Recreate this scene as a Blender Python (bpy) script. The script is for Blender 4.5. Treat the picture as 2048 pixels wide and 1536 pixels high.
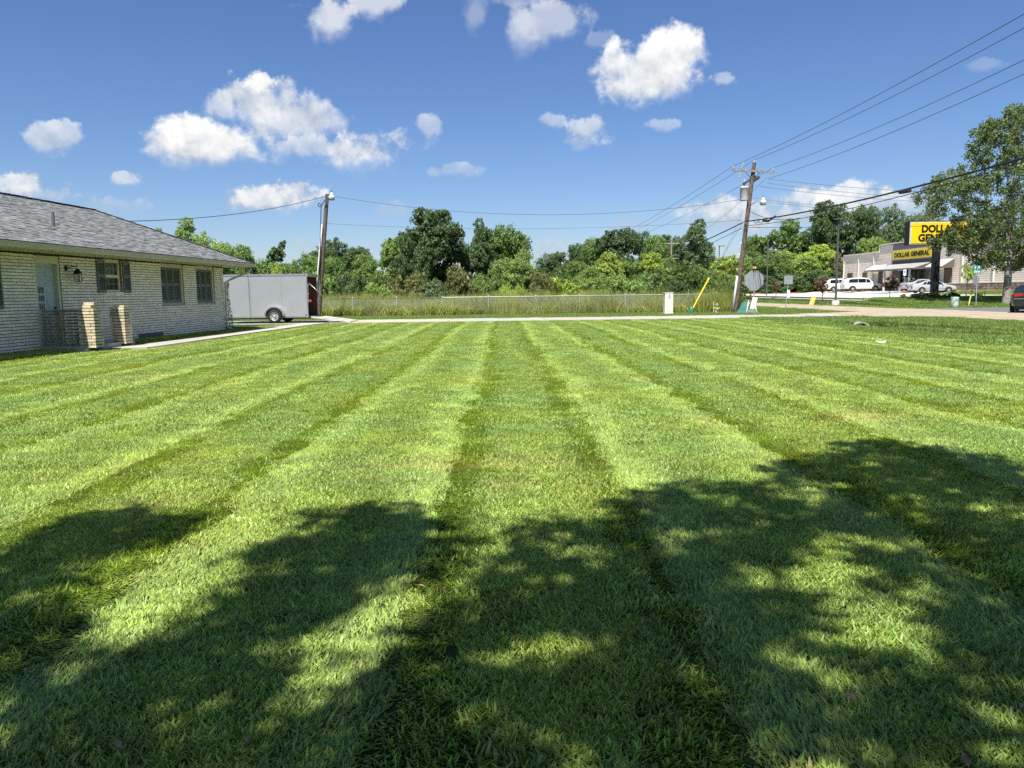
import bpy, math, random
import numpy as np
from mathutils import Vector, Matrix
R_ = math.radians
sc = bpy.context.scene
for o in list(bpy.data.objects): bpy.data.objects.remove(o)
C = sc.collection
random.seed(11); rng = np.random.default_rng(11)

# ---------------------------------------------------------------- camera
EYE = 1.4
PITCH = R_(6.74); ROLL = math.atan(0.0128); FPX = 1540.0
cam = bpy.data.cameras.new('camera'); camo = bpy.data.objects.new('camera', cam); C.objects.link(camo)
cam.sensor_width = 36.0; cam.lens = FPX/2048*36.0; cam.clip_start = 0.05; cam.clip_end = 6000
fwd = Vector((0, math.cos(PITCH), -math.sin(PITCH)))
up0 = Vector((0, math.sin(PITCH), math.cos(PITCH))); rt0 = Vector((1, 0, 0))
upv = up0*math.cos(ROLL) + rt0*math.sin(ROLL); rtv = rt0*math.cos(ROLL) - up0*math.sin(ROLL)
mw = Matrix((rtv, upv, -fwd)).transposed().to_4x4(); mw.translation = Vector((0, 0, EYE))
camo.matrix_world = mw
sc.camera = camo
def ray(px, py):
    return (rtv*((px-1024)/FPX) - upv*((py-768)/FPX) + fwd)
def PY(px, py, Y):                       # point seen at (px,py) standing Y metres ahead
    d = ray(px, py); t = Y/d.y
    return Vector((d.x*t, Y, EYE + d.z*t))
def PX(px, py, X):
    d = ray(px, py); t = X/d.x
    return Vector((X, d.y*t, EYE + d.z*t))
def G(px, py, z=0.0):
    d = ray(px, py); t = (z-EYE)/d.z
    return Vector((d.x*t, d.y*t, z))

# ---------------------------------------------------------------- light
sc.view_settings.view_transform = 'Standard'; sc.view_settings.look = 'None'
sc.view_settings.exposure = 0.82; sc.view_settings.gamma = 1.0; sc.view_settings.use_curve_mapping = False
SUNTRAVEL = Vector((0.125, 0.48, -0.866)).normalized()
sl = bpy.data.lights.new('sun', 'SUN'); sl.energy = 5.0; sl.angle = R_(0.55); sl.color = (1.0, 0.955, 0.87)
so = bpy.data.objects.new('sun', sl); C.objects.link(so); so.location = (-5, -16, 30)
so.rotation_euler = SUNTRAVEL.to_track_quat('-Z', 'Y').to_euler()
sc.cycles.max_bounces = 7; sc.cycles.diffuse_bounces = 4; sc.cycles.glossy_bounces = 3
sc.cycles.transmission_bounces = 4; sc.cycles.transparent_max_bounces = 8
sc.cycles.use_denoising = False; sc.cycles.use_adaptive_sampling = False
sc.cycles.sample_clamp_indirect = 6

world = bpy.data.worlds.new('World'); sc.world = world; world.use_nodes = True
wn = world.node_tree; wn.nodes.clear()
def N(nt, t, **kw):
    n = nt.nodes.new(t)
    for k, v in kw.items(): setattr(n, k, v)
    return n
def math_node(nt, op, a, b=None, c=None, clamp=False):
    n = nt.nodes.new('ShaderNodeMath'); n.operation = op; n.use_clamp = clamp
    for i, v in enumerate((a, b, c)):
        if v is None: continue
        if isinstance(v, (int, float)): n.inputs[i].default_value = v
        else: nt.links.new(v, n.inputs[i])
    return n.outputs[0]
def mix_rgb(nt, f, a, b, mode='MIX'):
    n = nt.nodes.new('ShaderNodeMix'); n.data_type = 'RGBA'; n.blend_type = mode
    for i, v in ((0, f), (6, a), (7, b)):
        if isinstance(v, (int, float)): n.inputs[i].default_value = v
        elif isinstance(v, tuple): n.inputs[i].default_value = (*v, 1.0) if len(v) == 3 else v
        else: nt.links.new(v, n.inputs[i])
    return n.outputs[2]
SKY = 0.0745
def build_world():
    nt = wn
    out = N(nt, 'ShaderNodeOutputWorld'); bg = N(nt, 'ShaderNodeBackground'); bg.inputs[1].default_value = SKY
    sky = N(nt, 'ShaderNodeTexSky'); sky.sky_type = 'NISHITA'; sky.sun_disc = False
    sky.sun_elevation = R_(60); sky.sun_rotation = R_(196); sky.altitude = 0
    sky.air_density = 1.0; sky.dust_density = 0.35; sky.ozone_density = 2.5
    tc = N(nt, 'ShaderNodeTexCoord'); sep = N(nt, 'ShaderNodeSeparateXYZ'); nt.links.new(tc.outputs['Generated'], sep.inputs[0])
    gx, gy, gz = sep.outputs
    yy = math_node(nt, 'MAXIMUM', gy, 0.02)
    u = math_node(nt, 'DIVIDE', gx, yy); w = math_node(nt, 'DIVIDE', gz, yy)
    # ragged edges: offset the lookup with fractal noise on the sky direction
    no = N(nt, 'ShaderNodeTexNoise'); no.inputs['Scale'].default_value = 16; no.inputs['Detail'].default_value = 9; no.inputs['Roughness'].default_value = 0.62
    nt.links.new(tc.outputs['Generated'], no.inputs['Vector'])
    no2 = N(nt, 'ShaderNodeTexNoise'); no2.inputs['Scale'].default_value = 55; no2.inputs['Detail'].default_value = 6; no2.inputs['Roughness'].default_value = 0.6
    nt.links.new(tc.outputs['Generated'], no2.inputs['Vector'])
    nz = math_node(nt, 'SUBTRACT', no.outputs[0], 0.5); nz2 = math_node(nt, 'SUBTRACT', no2.outputs[0], 0.5)
    edge = math_node(nt, 'ADD', math_node(nt, 'MULTIPLY', nz, 2.4), math_node(nt, 'MULTIPLY', nz2, .9))
    # centre px, centre py, half width px, half height px, opacity, brightness
    CL = [(395,290,120,46,1.0,1.0),(365,262,46,40,1.0,1.08),(520,205,84,52,.82,.84),(520,172,44,28,1.0,1.1),(600,240,98,46,.74,.86),
          (445,212,42,32,.55,.95),(735,305,92,40,.85,.98),(640,296,80,22,.55,.95),(655,40,46,38,.62,.93),(590,10,50,16,.14,.9),(755,6,48,30,.55,.95),
          (1100,50,78,38,.42,.95),(1040,60,30,50,.26,.95),(950,26,26,54,.22,.93),(1030,2,70,16,.22,.95),(1290,155,98,60,1.0,1.03),(1348,108,62,52,1.0,1.1),(1243,182,60,36,.95,.96),
          (1178,262,46,27,.55,.95),(1165,288,40,20,.32,.88),(1105,243,32,17,.40,.95),(1335,250,34,13,.32,.9),(1447,157,26,14,.35,.92),(1195,80,26,16,.16,.92),
          (865,257,24,22,.45,.93),(895,342,50,13,.34,.92),(110,280,54,28,.6,.95),(252,358,32,15,.6,.98),(535,402,108,30,.92,1.02),(590,392,60,26,.7,1.05),
          (795,425,36,16,.32,.95),(1425,420,70,34,.75,1.02),(1500,440,140,42,.55,.94),(1600,400,66,34,.85,1.05),(1700,398,80,32,.8,1.02),(1600,432,120,34,.6,.94),
          (1800,412,70,26,.6,.95),(30,372,70,28,.85,1.02),(100,392,90,24,.5,.95),(190,415,80,18,.28,.92),(1110,500,46,22,.32,.98),(1240,452,70,16,.28,.98),
          (600,492,46,20,.28,.98),(480,500,40,16,.22,.98),(1967,130,28,11,.14,.9),(860,480,60,20,.18,.98),(750,500,60,14,.22,.98),(1480,500,90,20,.4,1.0)]
    dens = None; shade = None
    for (cx, cy, a, b, op, br) in CL:
        d = ray(cx, cy); u0, w0 = d.x/d.y, d.z/d.y
        du = math_node(nt, 'MULTIPLY', math_node(nt, 'SUBTRACT', u, u0), FPX/a/1.0)
        dw = math_node(nt, 'MULTIPLY', math_node(nt, 'SUBTRACT', w, w0), FPX/b/1.0)
        q = math_node(nt, 'ADD', math_node(nt, 'MULTIPLY', du, du), math_node(nt, 'MULTIPLY', dw, dw))
        q = math_node(nt, 'SUBTRACT', 1.16, math_node(nt, 'ADD', math_node(nt, 'SQRT', q), math_node(nt, 'MULTIPLY', edge, max(1.0, min(2.1, 42.0/b)))))
        soft = math_node(nt, 'MINIMUM', math_node(nt, 'MAXIMUM', math_node(nt, 'MULTIPLY_ADD', dw, 0.80, 1.35), .75), 2.3)   # crisp tops, vague bases
        q = math_node(nt, 'MULTIPLY', q, soft)
        m = N(nt, 'ShaderNodeMapRange'); m.interpolation_type = 'SMOOTHSTEP'
        m.inputs[1].default_value = 0.0; m.inputs[2].default_value = 1.0; m.inputs[3].default_value = 0; m.inputs[4].default_value = op
        nt.links.new(q, m.inputs[0]); di = m.outputs[0]
        si = math_node(nt, 'MULTIPLY_ADD', dw, 0.12, br-.035)
        if dens is None: dens, shade = di, si
        else:
            mm = N(nt, 'ShaderNodeMix'); mm.data_type = 'FLOAT'
            nt.links.new(di, mm.inputs[0]); nt.links.new(shade, mm.inputs[2]); nt.links.new(si, mm.inputs[3])
            shade = mm.outputs[0]
            inv = math_node(nt, 'MULTIPLY', math_node(nt, 'SUBTRACT', 1.0, dens), math_node(nt, 'SUBTRACT', 1.0, di))
            dens = math_node(nt, 'SUBTRACT', 1.0, inv)
    # rest of the dome: scattered cumulus of the same kind, behind and above the camera
    nr = N(nt, 'ShaderNodeTexNoise'); nr.inputs['Scale'].default_value = 4.2; nr.inputs['Detail'].default_value = 8; nr.inputs['Roughness'].default_value = .55
    nt.links.new(tc.outputs['Generated'], nr.inputs['Vector'])
    m2 = N(nt, 'ShaderNodeMapRange'); m2.interpolation_type = 'SMOOTHSTEP'; m2.inputs[1].default_value = .57; m2.inputs[2].default_value = .68
    nt.links.new(nr.outputs[0], m2.inputs[0])
    gate = N(nt, 'ShaderNodeMapRange'); gate.interpolation_type = 'SMOOTHSTEP'; gate.inputs[1].default_value = .62; gate.inputs[2].default_value = .45
    nt.links.new(gy, gate.inputs[0])
    rest = math_node(nt, 'MULTIPLY', m2.outputs[0], gate.outputs[0])
    rest = math_node(nt, 'MULTIPLY', rest, math_node(nt, 'GREATER_THAN', gz, 0.02))
    fr = N(nt, 'ShaderNodeMapRange'); fr.inputs[1].default_value = 0.02; fr.inputs[2].default_value = 0.1; nt.links.new(gy, fr.inputs[0])
    dens = math_node(nt, 'MULTIPLY', dens, fr.outputs[0])
    dens = math_node(nt, 'MAXIMUM', dens, rest)
    # billow relief: noise against the same noise a little higher up
    va = N(nt, 'ShaderNodeVectorMath'); va.operation = 'ADD'; va.inputs[1].default_value = (.004, 0, .013); nt.links.new(tc.outputs['Generated'], va.inputs[0])
    no3 = N(nt, 'ShaderNodeTexNoise'); no3.inputs['Scale'].default_value = 16; no3.inputs['Detail'].default_value = 6; no3.inputs['Roughness'].default_value = 0.55
    nt.links.new(va.outputs[0], no3.inputs['Vector'])
    relief = math_node(nt, 'SUBTRACT', no3.outputs[0], no.outputs[0])
    shade = math_node(nt, 'ADD', shade, math_node(nt, 'MULTIPLY', relief, 1.5))
    shade = math_node(nt, 'MINIMUM', math_node(nt, 'MAXIMUM', shade, 0.72), 1.15)
    cb = N(nt, 'ShaderNodeCombineXYZ')
    k = CLOUD/SKY
    nt.links.new(math_node(nt, 'MULTIPLY', math_node(nt, 'MULTIPLY_ADD', shade, 1.35, -.37), k), cb.inputs[0]); nt.links.new(math_node(nt, 'MULTIPLY', math_node(nt, 'MULTIPLY_ADD', shade, 1.18, -.18), k), cb.inputs[1])
    nt.links.new(math_node(nt, 'MULTIPLY', math_node(nt, 'MULTIPLY_ADD', shade, .95, .07), k), cb.inputs[2])
    hs = N(nt, 'ShaderNodeHueSaturation'); hs.inputs['Saturation'].default_value = 1.12; hs.inputs['Value'].default_value = 1.0
    nt.links.new(sky.outputs[0], hs.inputs['Color'])
    col = mix_rgb(nt, dens, mix_rgb(nt, 1.0, hs.outputs[0], SKYTINT, 'MULTIPLY'), cb.outputs[0])
    nt.links.new(col, bg.inputs[0]); nt.links.new(bg.outputs[0], out.inputs[0])
CLOUD = 0.50; SKYTINT = (0.71, 0.765, 0.935)
build_world()

# ---------------------------------------------------------------- helpers
def tag(o, label=None, cat=None, group=None, kind=None):
    if label: o['label'] = label
    if cat: o['category'] = cat
    if group: o['group'] = group
    if kind: o['kind'] = kind
    return o
def thing(name, label, cat, loc=(0, 0, 0), rz=0.0, group=None):
    o = bpy.data.objects.new(name, None); C.objects.link(o); o.empty_display_size = .2
    o.location = loc; o.rotation_euler = (0, 0, rz)
    return tag(o, label, cat, group)
def copy_tree(o, parent=None):
    c = o.copy(); C.objects.link(c)
    if parent is not None: c.parent = parent
    for ch in list(o.children): copy_tree(ch, c)
    return c
def obj(name, me, parent=None, loc=(0, 0, 0), rot=(0, 0, 0), scale=(1, 1, 1), label=None, kind=None):
    o = bpy.data.objects.new(name, me); C.objects.link(o)
    if parent is not None: o.parent = parent
    o.location = loc; o.rotation_euler = rot; o.scale = scale
    if label: o['label'] = label
    if kind: o['kind'] = kind
    return o
class MB:
    def __init__(s): s.v = []; s.f = []; s.m = []; s.sm = []
    def add(s, vs, fs, mi=0, smooth=False):
        n = len(s.v); s.v += [tuple(x) for x in vs]; s.f += [tuple(i+n for i in f) for f in fs]; s.m += [mi]*len(fs); s.sm += [smooth]*len(fs); return s
    def box(s, a, b, mi=0, M=None):
        x0, y0, z0 = a; x1, y1, z1 = b
        vs = [Vector(p) for p in ((x0,y0,z0),(x1,y0,z0),(x1,y1,z0),(x0,y1,z0),(x0,y0,z1),(x1,y0,z1),(x1,y1,z1),(x0,y1,z1))]
        if M is not None: vs = [M @ p for p in vs]
        return s.add(vs, [(0,3,2,1),(4,5,6,7),(0,1,5,4),(1,2,6,5),(2,3,7,6),(3,0,4,7)], mi)
    def cyl(s, p0, p1, r0, r1=None, n=10, mi=0, caps=True, smooth=True):
        p0 = Vector(p0); p1 = Vector(p1); r1 = r0 if r1 is None else r1
        d = (p1-p0).normalized(); a = d.orthogonal().normalized(); b = d.cross(a)
        vs = []
        for p, r in ((p0, r0), (p1, r1)):
            for i in range(n):
                t = 2*math.pi*i/n; vs.append(p + a*(r*math.cos(t)) + b*(r*math.sin(t)))
        fs = [(i, (i+1) % n, n+(i+1) % n, n+i) for i in range(n)]
        s.add(vs, fs, mi, smooth)
        if caps: s.add(vs, [tuple(range(n))[::-1], tuple(range(n, 2*n))], mi)
        return s
    def tube(s, pts, rad, n=6, mi=0, smooth=True):
        pts = [Vector(p) for p in pts]; k = len(pts)
        if isinstance(rad, (int, float)): rad = [rad]*k
        vs = []; a = None
        for i, p in enumerate(pts):
            d = (pts[min(i+1, k-1)]-pts[max(i-1, 0)]).normalized()
            if a is None: a = d.orthogonal().normalized()
            else: a = (a - d*a.dot(d)).normalized()
            b = d.cross(a)
            for j in range(n):
                t = 2*math.pi*j/n; vs.append(p + a*(rad[i]*math.cos(t)) + b*(rad[i]*math.sin(t)))
        fs = [(i*n+j, i*n+(j+1) % n, (i+1)*n+(j+1) % n, (i+1)*n+j) for i in range(k-1) for j in range(n)]
        fs += [tuple(range(n))[::-1], tuple(range((k-1)*n, k*n))]
        return s.add(vs, fs, mi, smooth)
    def lathe(s, prof, c=(0, 0, 0), n=16, mi=0, axis='z', smooth=True):
        vs = []; k = len(prof); c = Vector(c)
        for r, z in prof:
            for j in range(n):
                t = 2*math.pi*j/n; x, y = r*math.cos(t), r*math.sin(t)
                vs.append(c + (Vector((x, y, z)) if axis == 'z' else Vector((z, x, y)) if axis == 'x' else Vector((x, z, y))))
        fs = [(i*n+j, i*n+(j+1) % n, (i+1)*n+(j+1) % n, (i+1)*n+j) for i in range(k-1) for j in range(n)]
        if axis == 'y': fs = [f[::-1] for f in fs]
        return s.add(vs, fs, mi, smooth)
    def prism(s, poly, h0, h1, axis='z', mi=0):
        def P(u, v, h): return (u, v, h) if axis == 'z' else (h, u, v) if axis == 'x' else (u, h, v)
        n = len(poly); vs = [P(u, v, h0) for u, v in poly] + [P(u, v, h1) for u, v in poly]
        fs = [tuple(range(n))[::-1], tuple(range(n, 2*n))] + [(i, (i+1) % n, n+(i+1) % n, n+i) for i in range(n)]
        return s.add(vs, fs, mi)
    def mesh(s, name, mats):
        me = bpy.data.meshes.new(name); me.from_pydata(s.v, [], s.f)
        for m in (mats if isinstance(mats, (list, tuple)) else [mats]): me.materials.append(m)
        me.polygons.foreach_set('material_index', s.m); me.polygons.foreach_set('use_smooth', s.sm); me.update()
        return me
    def build(s, name, mats, parent=None, **kw):
        return obj(name, s.mesh(name, mats), parent, **kw)
def np_mesh(name, V, F, mats, smooth=False):
    me = bpy.data.meshes.new(name); k = F.shape[1]
    me.vertices.add(len(V)); me.vertices.foreach_set('co', np.ascontiguousarray(V, dtype=np.float32).ravel())
    me.loops.add(F.size); me.loops.foreach_set('vertex_index', F.astype(np.int32).ravel())
    me.polygons.add(len(F)); me.polygons.foreach_set('loop_start', np.arange(0, F.size, k, dtype=np.int32))
    me.polygons.foreach_set('loop_total', np.full(len(F), k, dtype=np.int32))
    me.update(calc_edges=True)
    me.polygons.foreach_set('use_smooth', [smooth]*len(F))
    for m in (mats if isinstance(mats, (list, tuple)) else [mats]): me.materials.append(m)
    return me

MATS = {}
def mat(name, col, rough=.7, metal=0.0, var=0.12, scale=3.0, bump=0.0, bscale=40, col2=None, spec=.4, coord='Object', detail=6, trans=0.0, alpha=None, stain=None, coat=0.0, rnd=0.0):
    if name in MATS: return MATS[name]
    m = bpy.data.materials.new(name); m.use_nodes = True; nt = m.node_tree; b = nt.nodes['Principled BSDF']
    b.inputs['Roughness'].default_value = rough; b.inputs['Metallic'].default_value = metal; b.inputs['Specular IOR Level'].default_value = spec
    b.inputs['Coat Weight'].default_value = coat
    tc = N(nt, 'ShaderNodeTexCoord')
    src = tc.outputs[coord] if coord != 'World' else N(nt, 'ShaderNodeNewGeometry').outputs['Position']
    n = N(nt, 'ShaderNodeTexNoise'); n.inputs['Scale'].default_value = scale; n.inputs['Detail'].default_value = detail; n.inputs['Roughness'].default_value = .6
    nt.links.new(src, n.inputs['Vector'])
    c2 = col2 or tuple(max(0, c*(1-2.2*var)) for c in col)
    c1 = tuple(min(1, c*(1+var)) for c in col)
    mr = N(nt, 'ShaderNodeMapRange'); mr.inputs[1].default_value = .3; mr.inputs[2].default_value = .7; nt.links.new(n.outputs[0], mr.inputs[0])
    cc = mix_rgb(nt, mr.outputs[0], c1, c2)
    if rnd:
        oi = N(nt, 'ShaderNodeObjectInfo'); ge = N(nt, 'ShaderNodeNewGeometry')
        r = math_node(nt, 'FRACT', math_node(nt, 'ADD', oi.outputs['Random'], ge.outputs['Random Per Island']))
        v = math_node(nt, 'MULTIPLY_ADD', r, 2*rnd, 1-rnd)
        cb = N(nt, 'ShaderNodeCombineXYZ')
        for i in range(3): nt.links.new(v, cb.inputs[i])
        cc = mix_rgb(nt, 1.0, cc, cb.outputs[0], 'MULTIPLY')
    if stain:
        n3 = N(nt, 'ShaderNodeTexNoise'); n3.inputs['Scale'].default_value = stain[1]; n3.inputs['Detail'].default_value = 8; n3.inputs['Roughness'].default_value = .7
        nt.links.new(src, n3.inputs['Vector'])
        m3 = N(nt, 'ShaderNodeMapRange'); m3.inputs[1].default_value = stain[2]; m3.inputs[2].default_value = stain[2]+.14; nt.links.new(n3.outputs[0], m3.inputs[0])
        cc = mix_rgb(nt, math_node(nt, 'MULTIPLY', m3.outputs[0], stain[3]), cc, stain[0])
    nt.links.new(cc, b.inputs['Base Color'])
    if bump:
        n2 = N(nt, 'ShaderNodeTexNoise'); n2.inputs['Scale'].default_value = bscale; n2.inputs['Detail'].default_value = 5; nt.links.new(src, n2.inputs['Vector'])
        bp = N(nt, 'ShaderNodeBump'); bp.inputs['Strength'].default_value = min(1, bump); bp.inputs['Distance'].default_value = .02
        nt.links.new(n2.outputs[0], bp.inputs['Height']); nt.links.new(bp.outputs[0], b.inputs['Normal'])
    if trans: b.inputs['Transmission Weight'].default_value = trans
    MATS[name] = m; return m
def leaf_mat(name, rough=.5, transl=.35, var=.35, use_obj=True, col=(.06, .1, .02), warm=(1.25, 1.08, .7), spec=.35, patch=None):
    m = bpy.data.materials.new(name); m.use_nodes = True; nt = m.node_tree; b = nt.nodes['Principled BSDF']; out = nt.nodes['Material Output']
    b.inputs['Roughness'].default_value = rough; b.inputs['Specular IOR Level'].default_value = spec
    ge = N(nt, 'ShaderNodeNewGeometry')
    if use_obj:
        oi = N(nt, 'ShaderNodeObjectInfo'); base = oi.outputs['Color']
    else:
        rgb = N(nt, 'ShaderNodeRGB'); rgb.outputs[0].default_value = (*col, 1); base = rgb.outputs[0]
    r = ge.outputs['Random Per Island']
    v = math_node(nt, 'MULTIPLY_ADD', r, 2*var, 1-var)
    cb = N(nt, 'ShaderNodeCombineXYZ')
    for i in range(3): nt.links.new(v, cb.inputs[i])
    c = mix_rgb(nt, 1.0, base, cb.outputs[0], 'MULTIPLY')
    r2 = math_node(nt, 'FRACT', math_node(nt, 'MULTIPLY', r, 17.3))
    c = mix_rgb(nt, math_node(nt, 'MULTIPLY', r2, .6), c, mix_rgb(nt, 1.0, c, warm, 'MULTIPLY'))
    if patch: c = patch(nt, ge, c, r)
    nt.links.new(c, b.inputs['Base Color'])
    tr = N(nt, 'ShaderNodeBsdfTranslucent'); nt.links.new(mix_rgb(nt, 1.0, c, (1.3, 1.25, .5), 'MULTIPLY'), tr.inputs[0])
    mx = N(nt, 'ShaderNodeMixShader'); mx.inputs[0].default_value = transl
    nt.links.new(b.outputs[0], mx.inputs[1]); nt.links.new(tr.outputs[0], mx.inputs[2]); nt.links.new(mx.outputs[0], out.inputs[0])
    return m

# ---------------------------------------------------------------- terrain
def ss(v, a, b):
    t = np.clip((v-a)/(b-a), 0, 1); return t*t*(3-2*t)
def zt(x, y):
    x = np.asarray(x, float); y = np.asarray(y, float)
    emb = ss(x, 27.0, 29.6)*ss(y, 52.8, 61.0)
    z = .60*emb + emb*(.12*ss(y, 62, 105) + .25*ss(x, 46.5, 50.5))
    z = z + .09*ss(-x, 10.9, 11.6)*ss(y, 4, 12)*ss(-y, -38.0, -33.5)
    dx = (x-(14.6+.05*(y-28)))
    d = np.exp(-(dx/1.3)**2)*ss(y, 18, 30)*(1-ss(y, 31.9, 32.7))
    z = z - .36*d
    z = z + .02*np.sin(x*.37+1.2)*np.sin(y*.29)*(1-emb)*ss(y, 3, 9)*(1-ss(y, 36.5, 38.4))
    return z
def ztf(x, y): return float(zt(x, y))
# ---------------------------------------------------------------- ground sheet
def axis(parts):
    out = []
    for a, b, s in parts: out += list(np.arange(a, b, s))
    return np.array(out + [parts[-1][1]])
gxs = axis([(-2500, -400, 350), (-400, -100, 50), (-100, -20, 8), (-20, 10, .5), (10, 32, .3), (32, 60, 1.0), (60, 120, 10), (120, 400, 50), (400, 2500, 350)])
gys = axis([(-300, -40, 60), (-40, 0, 8), (0, 30, .5), (30, 64, .3), (64, 130, 3), (130, 400, 30), (400, 4000, 400)])
XX, YY = np.meshgrid(gxs, gys); ZZ = zt(XX, YY)
V = np.stack([XX.ravel(), YY.ravel(), ZZ.ravel()], 1); nx, ny = len(gxs), len(gys)
ii, jj = np.meshgrid(np.arange(nx-1), np.arange(ny-1)); b0 = (jj*nx+ii).ravel()
Fq = np.stack([b0, b0+1, b0+nx+1, b0+nx], 1)
soil = mat('soil', (.050, .072, .022), .95, var=.25, scale=1.7, bump=.6, bscale=30, coord='World', spec=.1, stain=((.10, .085, .045), 3.1, .62, .5))
obj('ground', np_mesh('ground', V, Fq, soil, True), kind='structure')

ROADX0, ROADX1 = 20.3, 26.5
def road_left(y):                                  # left edge of the tan road, flaring into the driveway
    y = np.asarray(y, float)
    return 20.4 - 4.6*ss(y, 36.0, 38.9)*(1-ss(y, 43.4, 46.5)) 
chip = mat('chip_seal', (.385, .32, .23), .93, var=.12, scale=.9, bump=.5, bscale=120, coord='World', spec=.2, stain=((.27, .24, .2), 2.4, .6, .6), rnd=0)
ys = np.concatenate([np.arange(-60, 30, 6.), np.arange(30, 52, .4), np.arange(52, 120, 4), np.arange(120, 420, 20)])
V = []; F = []
for k, y in enumerate(ys):
    xl = float(road_left(y)); wob = .12*math.sin(y*1.7)+.07*math.sin(y*4.1)
    for j, x in enumerate((xl+wob, xl*.5+12, 23.4, 25.2, 26.9+.08*math.sin(y*2.3))):
        V.append((x, y, ztf(x, y)+.03+(.045 if j == 2 else .02 if j in (1, 3) else 0)))
F = [(k*5+j, k*5+j+1, k*5+j+6, k*5+j+5) for k in range(len(ys)-1) for j in range(4)]
obj('road', np_mesh('road', np.array(V), np.array(F), chip, True), kind='structure')
asph = mat('asphalt_grey', (.135, .14, .15), .9, var=.12, scale=2, bump=.4, bscale=120, coord='World', stain=((.25, .24, .23), 1.6, .6, .5))
V = []; F = []
xs_ = np.arange(26.6, 130, 2.0)
for k, x in enumerate(xs_):
    fl = 3.0*math.exp(-(x-26.6)/1.6)
    for y in (43.0-fl*.6, 46, 49, 52.3+fl*.7): V.append((x, y, ztf(x, min(y, 52.5))+.024))
F = [(k*4+j, (k+1)*4+j, (k+1)*4+j+1, k*4+j+1) for k in range(len(xs_)-1) for j in range(3)]
obj('side_road', np_mesh('side_road', np.array(V), np.array(F), asph, True), kind='structure')

conc = mat('concrete', (.41, .385, .335), .88, var=.07, scale=1.2, bump=.35, bscale=60, coord='World', stain=((.33, .31, .27), 2.2, .6, .45), rnd=.05)
# driveway: poured slabs with open joints
drv = MB(); drv.box((-30, 38.6, -.10), (17.2, 42.9, -.03)); 
driveway = drv.build('driveway', mat('gravel_bed', (.2, .18, .15), .95, coord='World'), kind='structure')
edges = [-30, -24.5, -19, -13.6, -8.3, -3.2, 1.72, 6.6, 11.0, 14.2, 17.4]
for a, b in zip(edges[:-1], edges[1:]):
    m = MB(); t = .012; dz = random.uniform(-.004, .004)
    y1 = 42.9; y0 = 38.5
    m.add([(a+t, y0, -.03), (b-t, y0, -.03), (b-t, y1, -.03), (a+t, y1, -.03), (a+t, y0, .035+dz), (b-t, y0, .035+dz), (b-t, y1, .035+dz), (a+t, y1, .035+dz)],
          [(4,5,6,7),(0,1,5,4),(1,2,6,5),(2,3,7,6),(3,0,4,7)])
    m.build('slab', conc, driveway)
walk = MB(); walk.box((-10.75, 21.4, .0), (-9.85, 38.4, .03)); walkway = walk.build('walkway', MATS['gravel_bed'], kind='structure')
cen = [(-10.45, 21.0), (-10.4, 23.4), (-10.35, 26), (-10.25, 28.6), (-10.1, 31.2), (-9.95, 33.8), (-9.8, 36.2), (-9.7, 38.45)]
wid = [1.0, .95, .92, .92, .95, 1.0, 1.0, 1.25]
for k in range(len(cen)-1):
    (x0, y0), (x1, y1) = cen[k], cen[k+1]; w0, w1 = wid[k]/2, wid[k+1]/2; g = .01
    z0_, z1_ = ztf(x0, y0)+.05, ztf(x1, y1)+.05
    m = MB(); top = [(x0-w0, y0+g, z0_), (x0+w0, y0+g, z0_), (x1+w1, y1-g, z1_), (x1-w1, y1-g, z1_)]
    m.add([(x, y, z-.09) for x, y, z in top]+top, [(4,5,6,7),(0,1,5,4),(1,2,6,5),(2,3,7,6),(3,0,4,7)])
    m.build('slab', conc, walkway)
# parking lot following the slope
lotm = mat('lot_concrete', (.50, .475, .43), .85, var=.05, scale=.5, bump=.2, bscale=30, coord='World', stain=((.42, .40, .37), 1.3, .62, .4))
lxs = list(np.arange(28.6, 50.4, 1.2)); lys = list(np.arange(62.5, 132, 2.0)); V = []; F = []
for y in lys:
    for x in lxs: V.append((x if x > 29 or y < 66 else x, y, ztf(x, y)+.035))
nx = len(lxs)
def inlot(x, y): return not (x > 46 and y < 87)
F = [(j*nx+i, j*nx+i+1, (j+1)*nx+i+1, (j+1)*nx+i) for j in range(len(lys)-1) for i in range(nx-1) if inlot(lxs[i]+.6, lys[j]+1)]
parking = obj('parking_lot', np_mesh('parking_lot', np.array(V), np.array(F), lotm), kind='structure')
kerbm = mat('kerb_concrete', (.5, .48, .44), .9); redk = mat('kerb_red_paint', (.45, .09, .07), .8); yelp = mat('yellow_paint', (.65, .5, .06), .7); blup = mat('blue_paint', (.10, .28, .55), .7)
m = MB(); m.box((28.6, 124.0, .7), (46, 124.2, .92)); m.build('kerb', redk, parking, label='red painted kerb at the far end of the car park')
m = MB(); m.box((28.4, 62.3, .45), (46, 62.5, .68)); m.build('kerb', kerbm, parking)
for yy in (104, 106.8, 109.6, 112.4, 115.2):
    m = MB(); m.add([(44, yy, ztf(44, yy)+.042), (48.6, yy, ztf(48.6, yy)+.046), (48.6, yy+.12, ztf(48.6, yy)+.046), (44, yy+.12, ztf(44, yy)+.042)], [(0,1,2,3)]); m.build('stripe', yelp, parking)
m = MB(); m.add([(45.2, 96, ztf(45.2, 96)+.043), (48.4, 96, ztf(48.4, 96)+.05), (48.4, 99.6, ztf(48.4, 99)+.05), (45.2, 99.6, ztf(45.2, 99)+.043)], [(0,1,2,3)]); m.build('stripe', blup, parking, label='blue marking of the disabled bay')
swm = MB(); swm.box((50.3, 64, .7), (52, 124, 1.06)); swk = swm.build('pavement', lotm, kind='structure')
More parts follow.
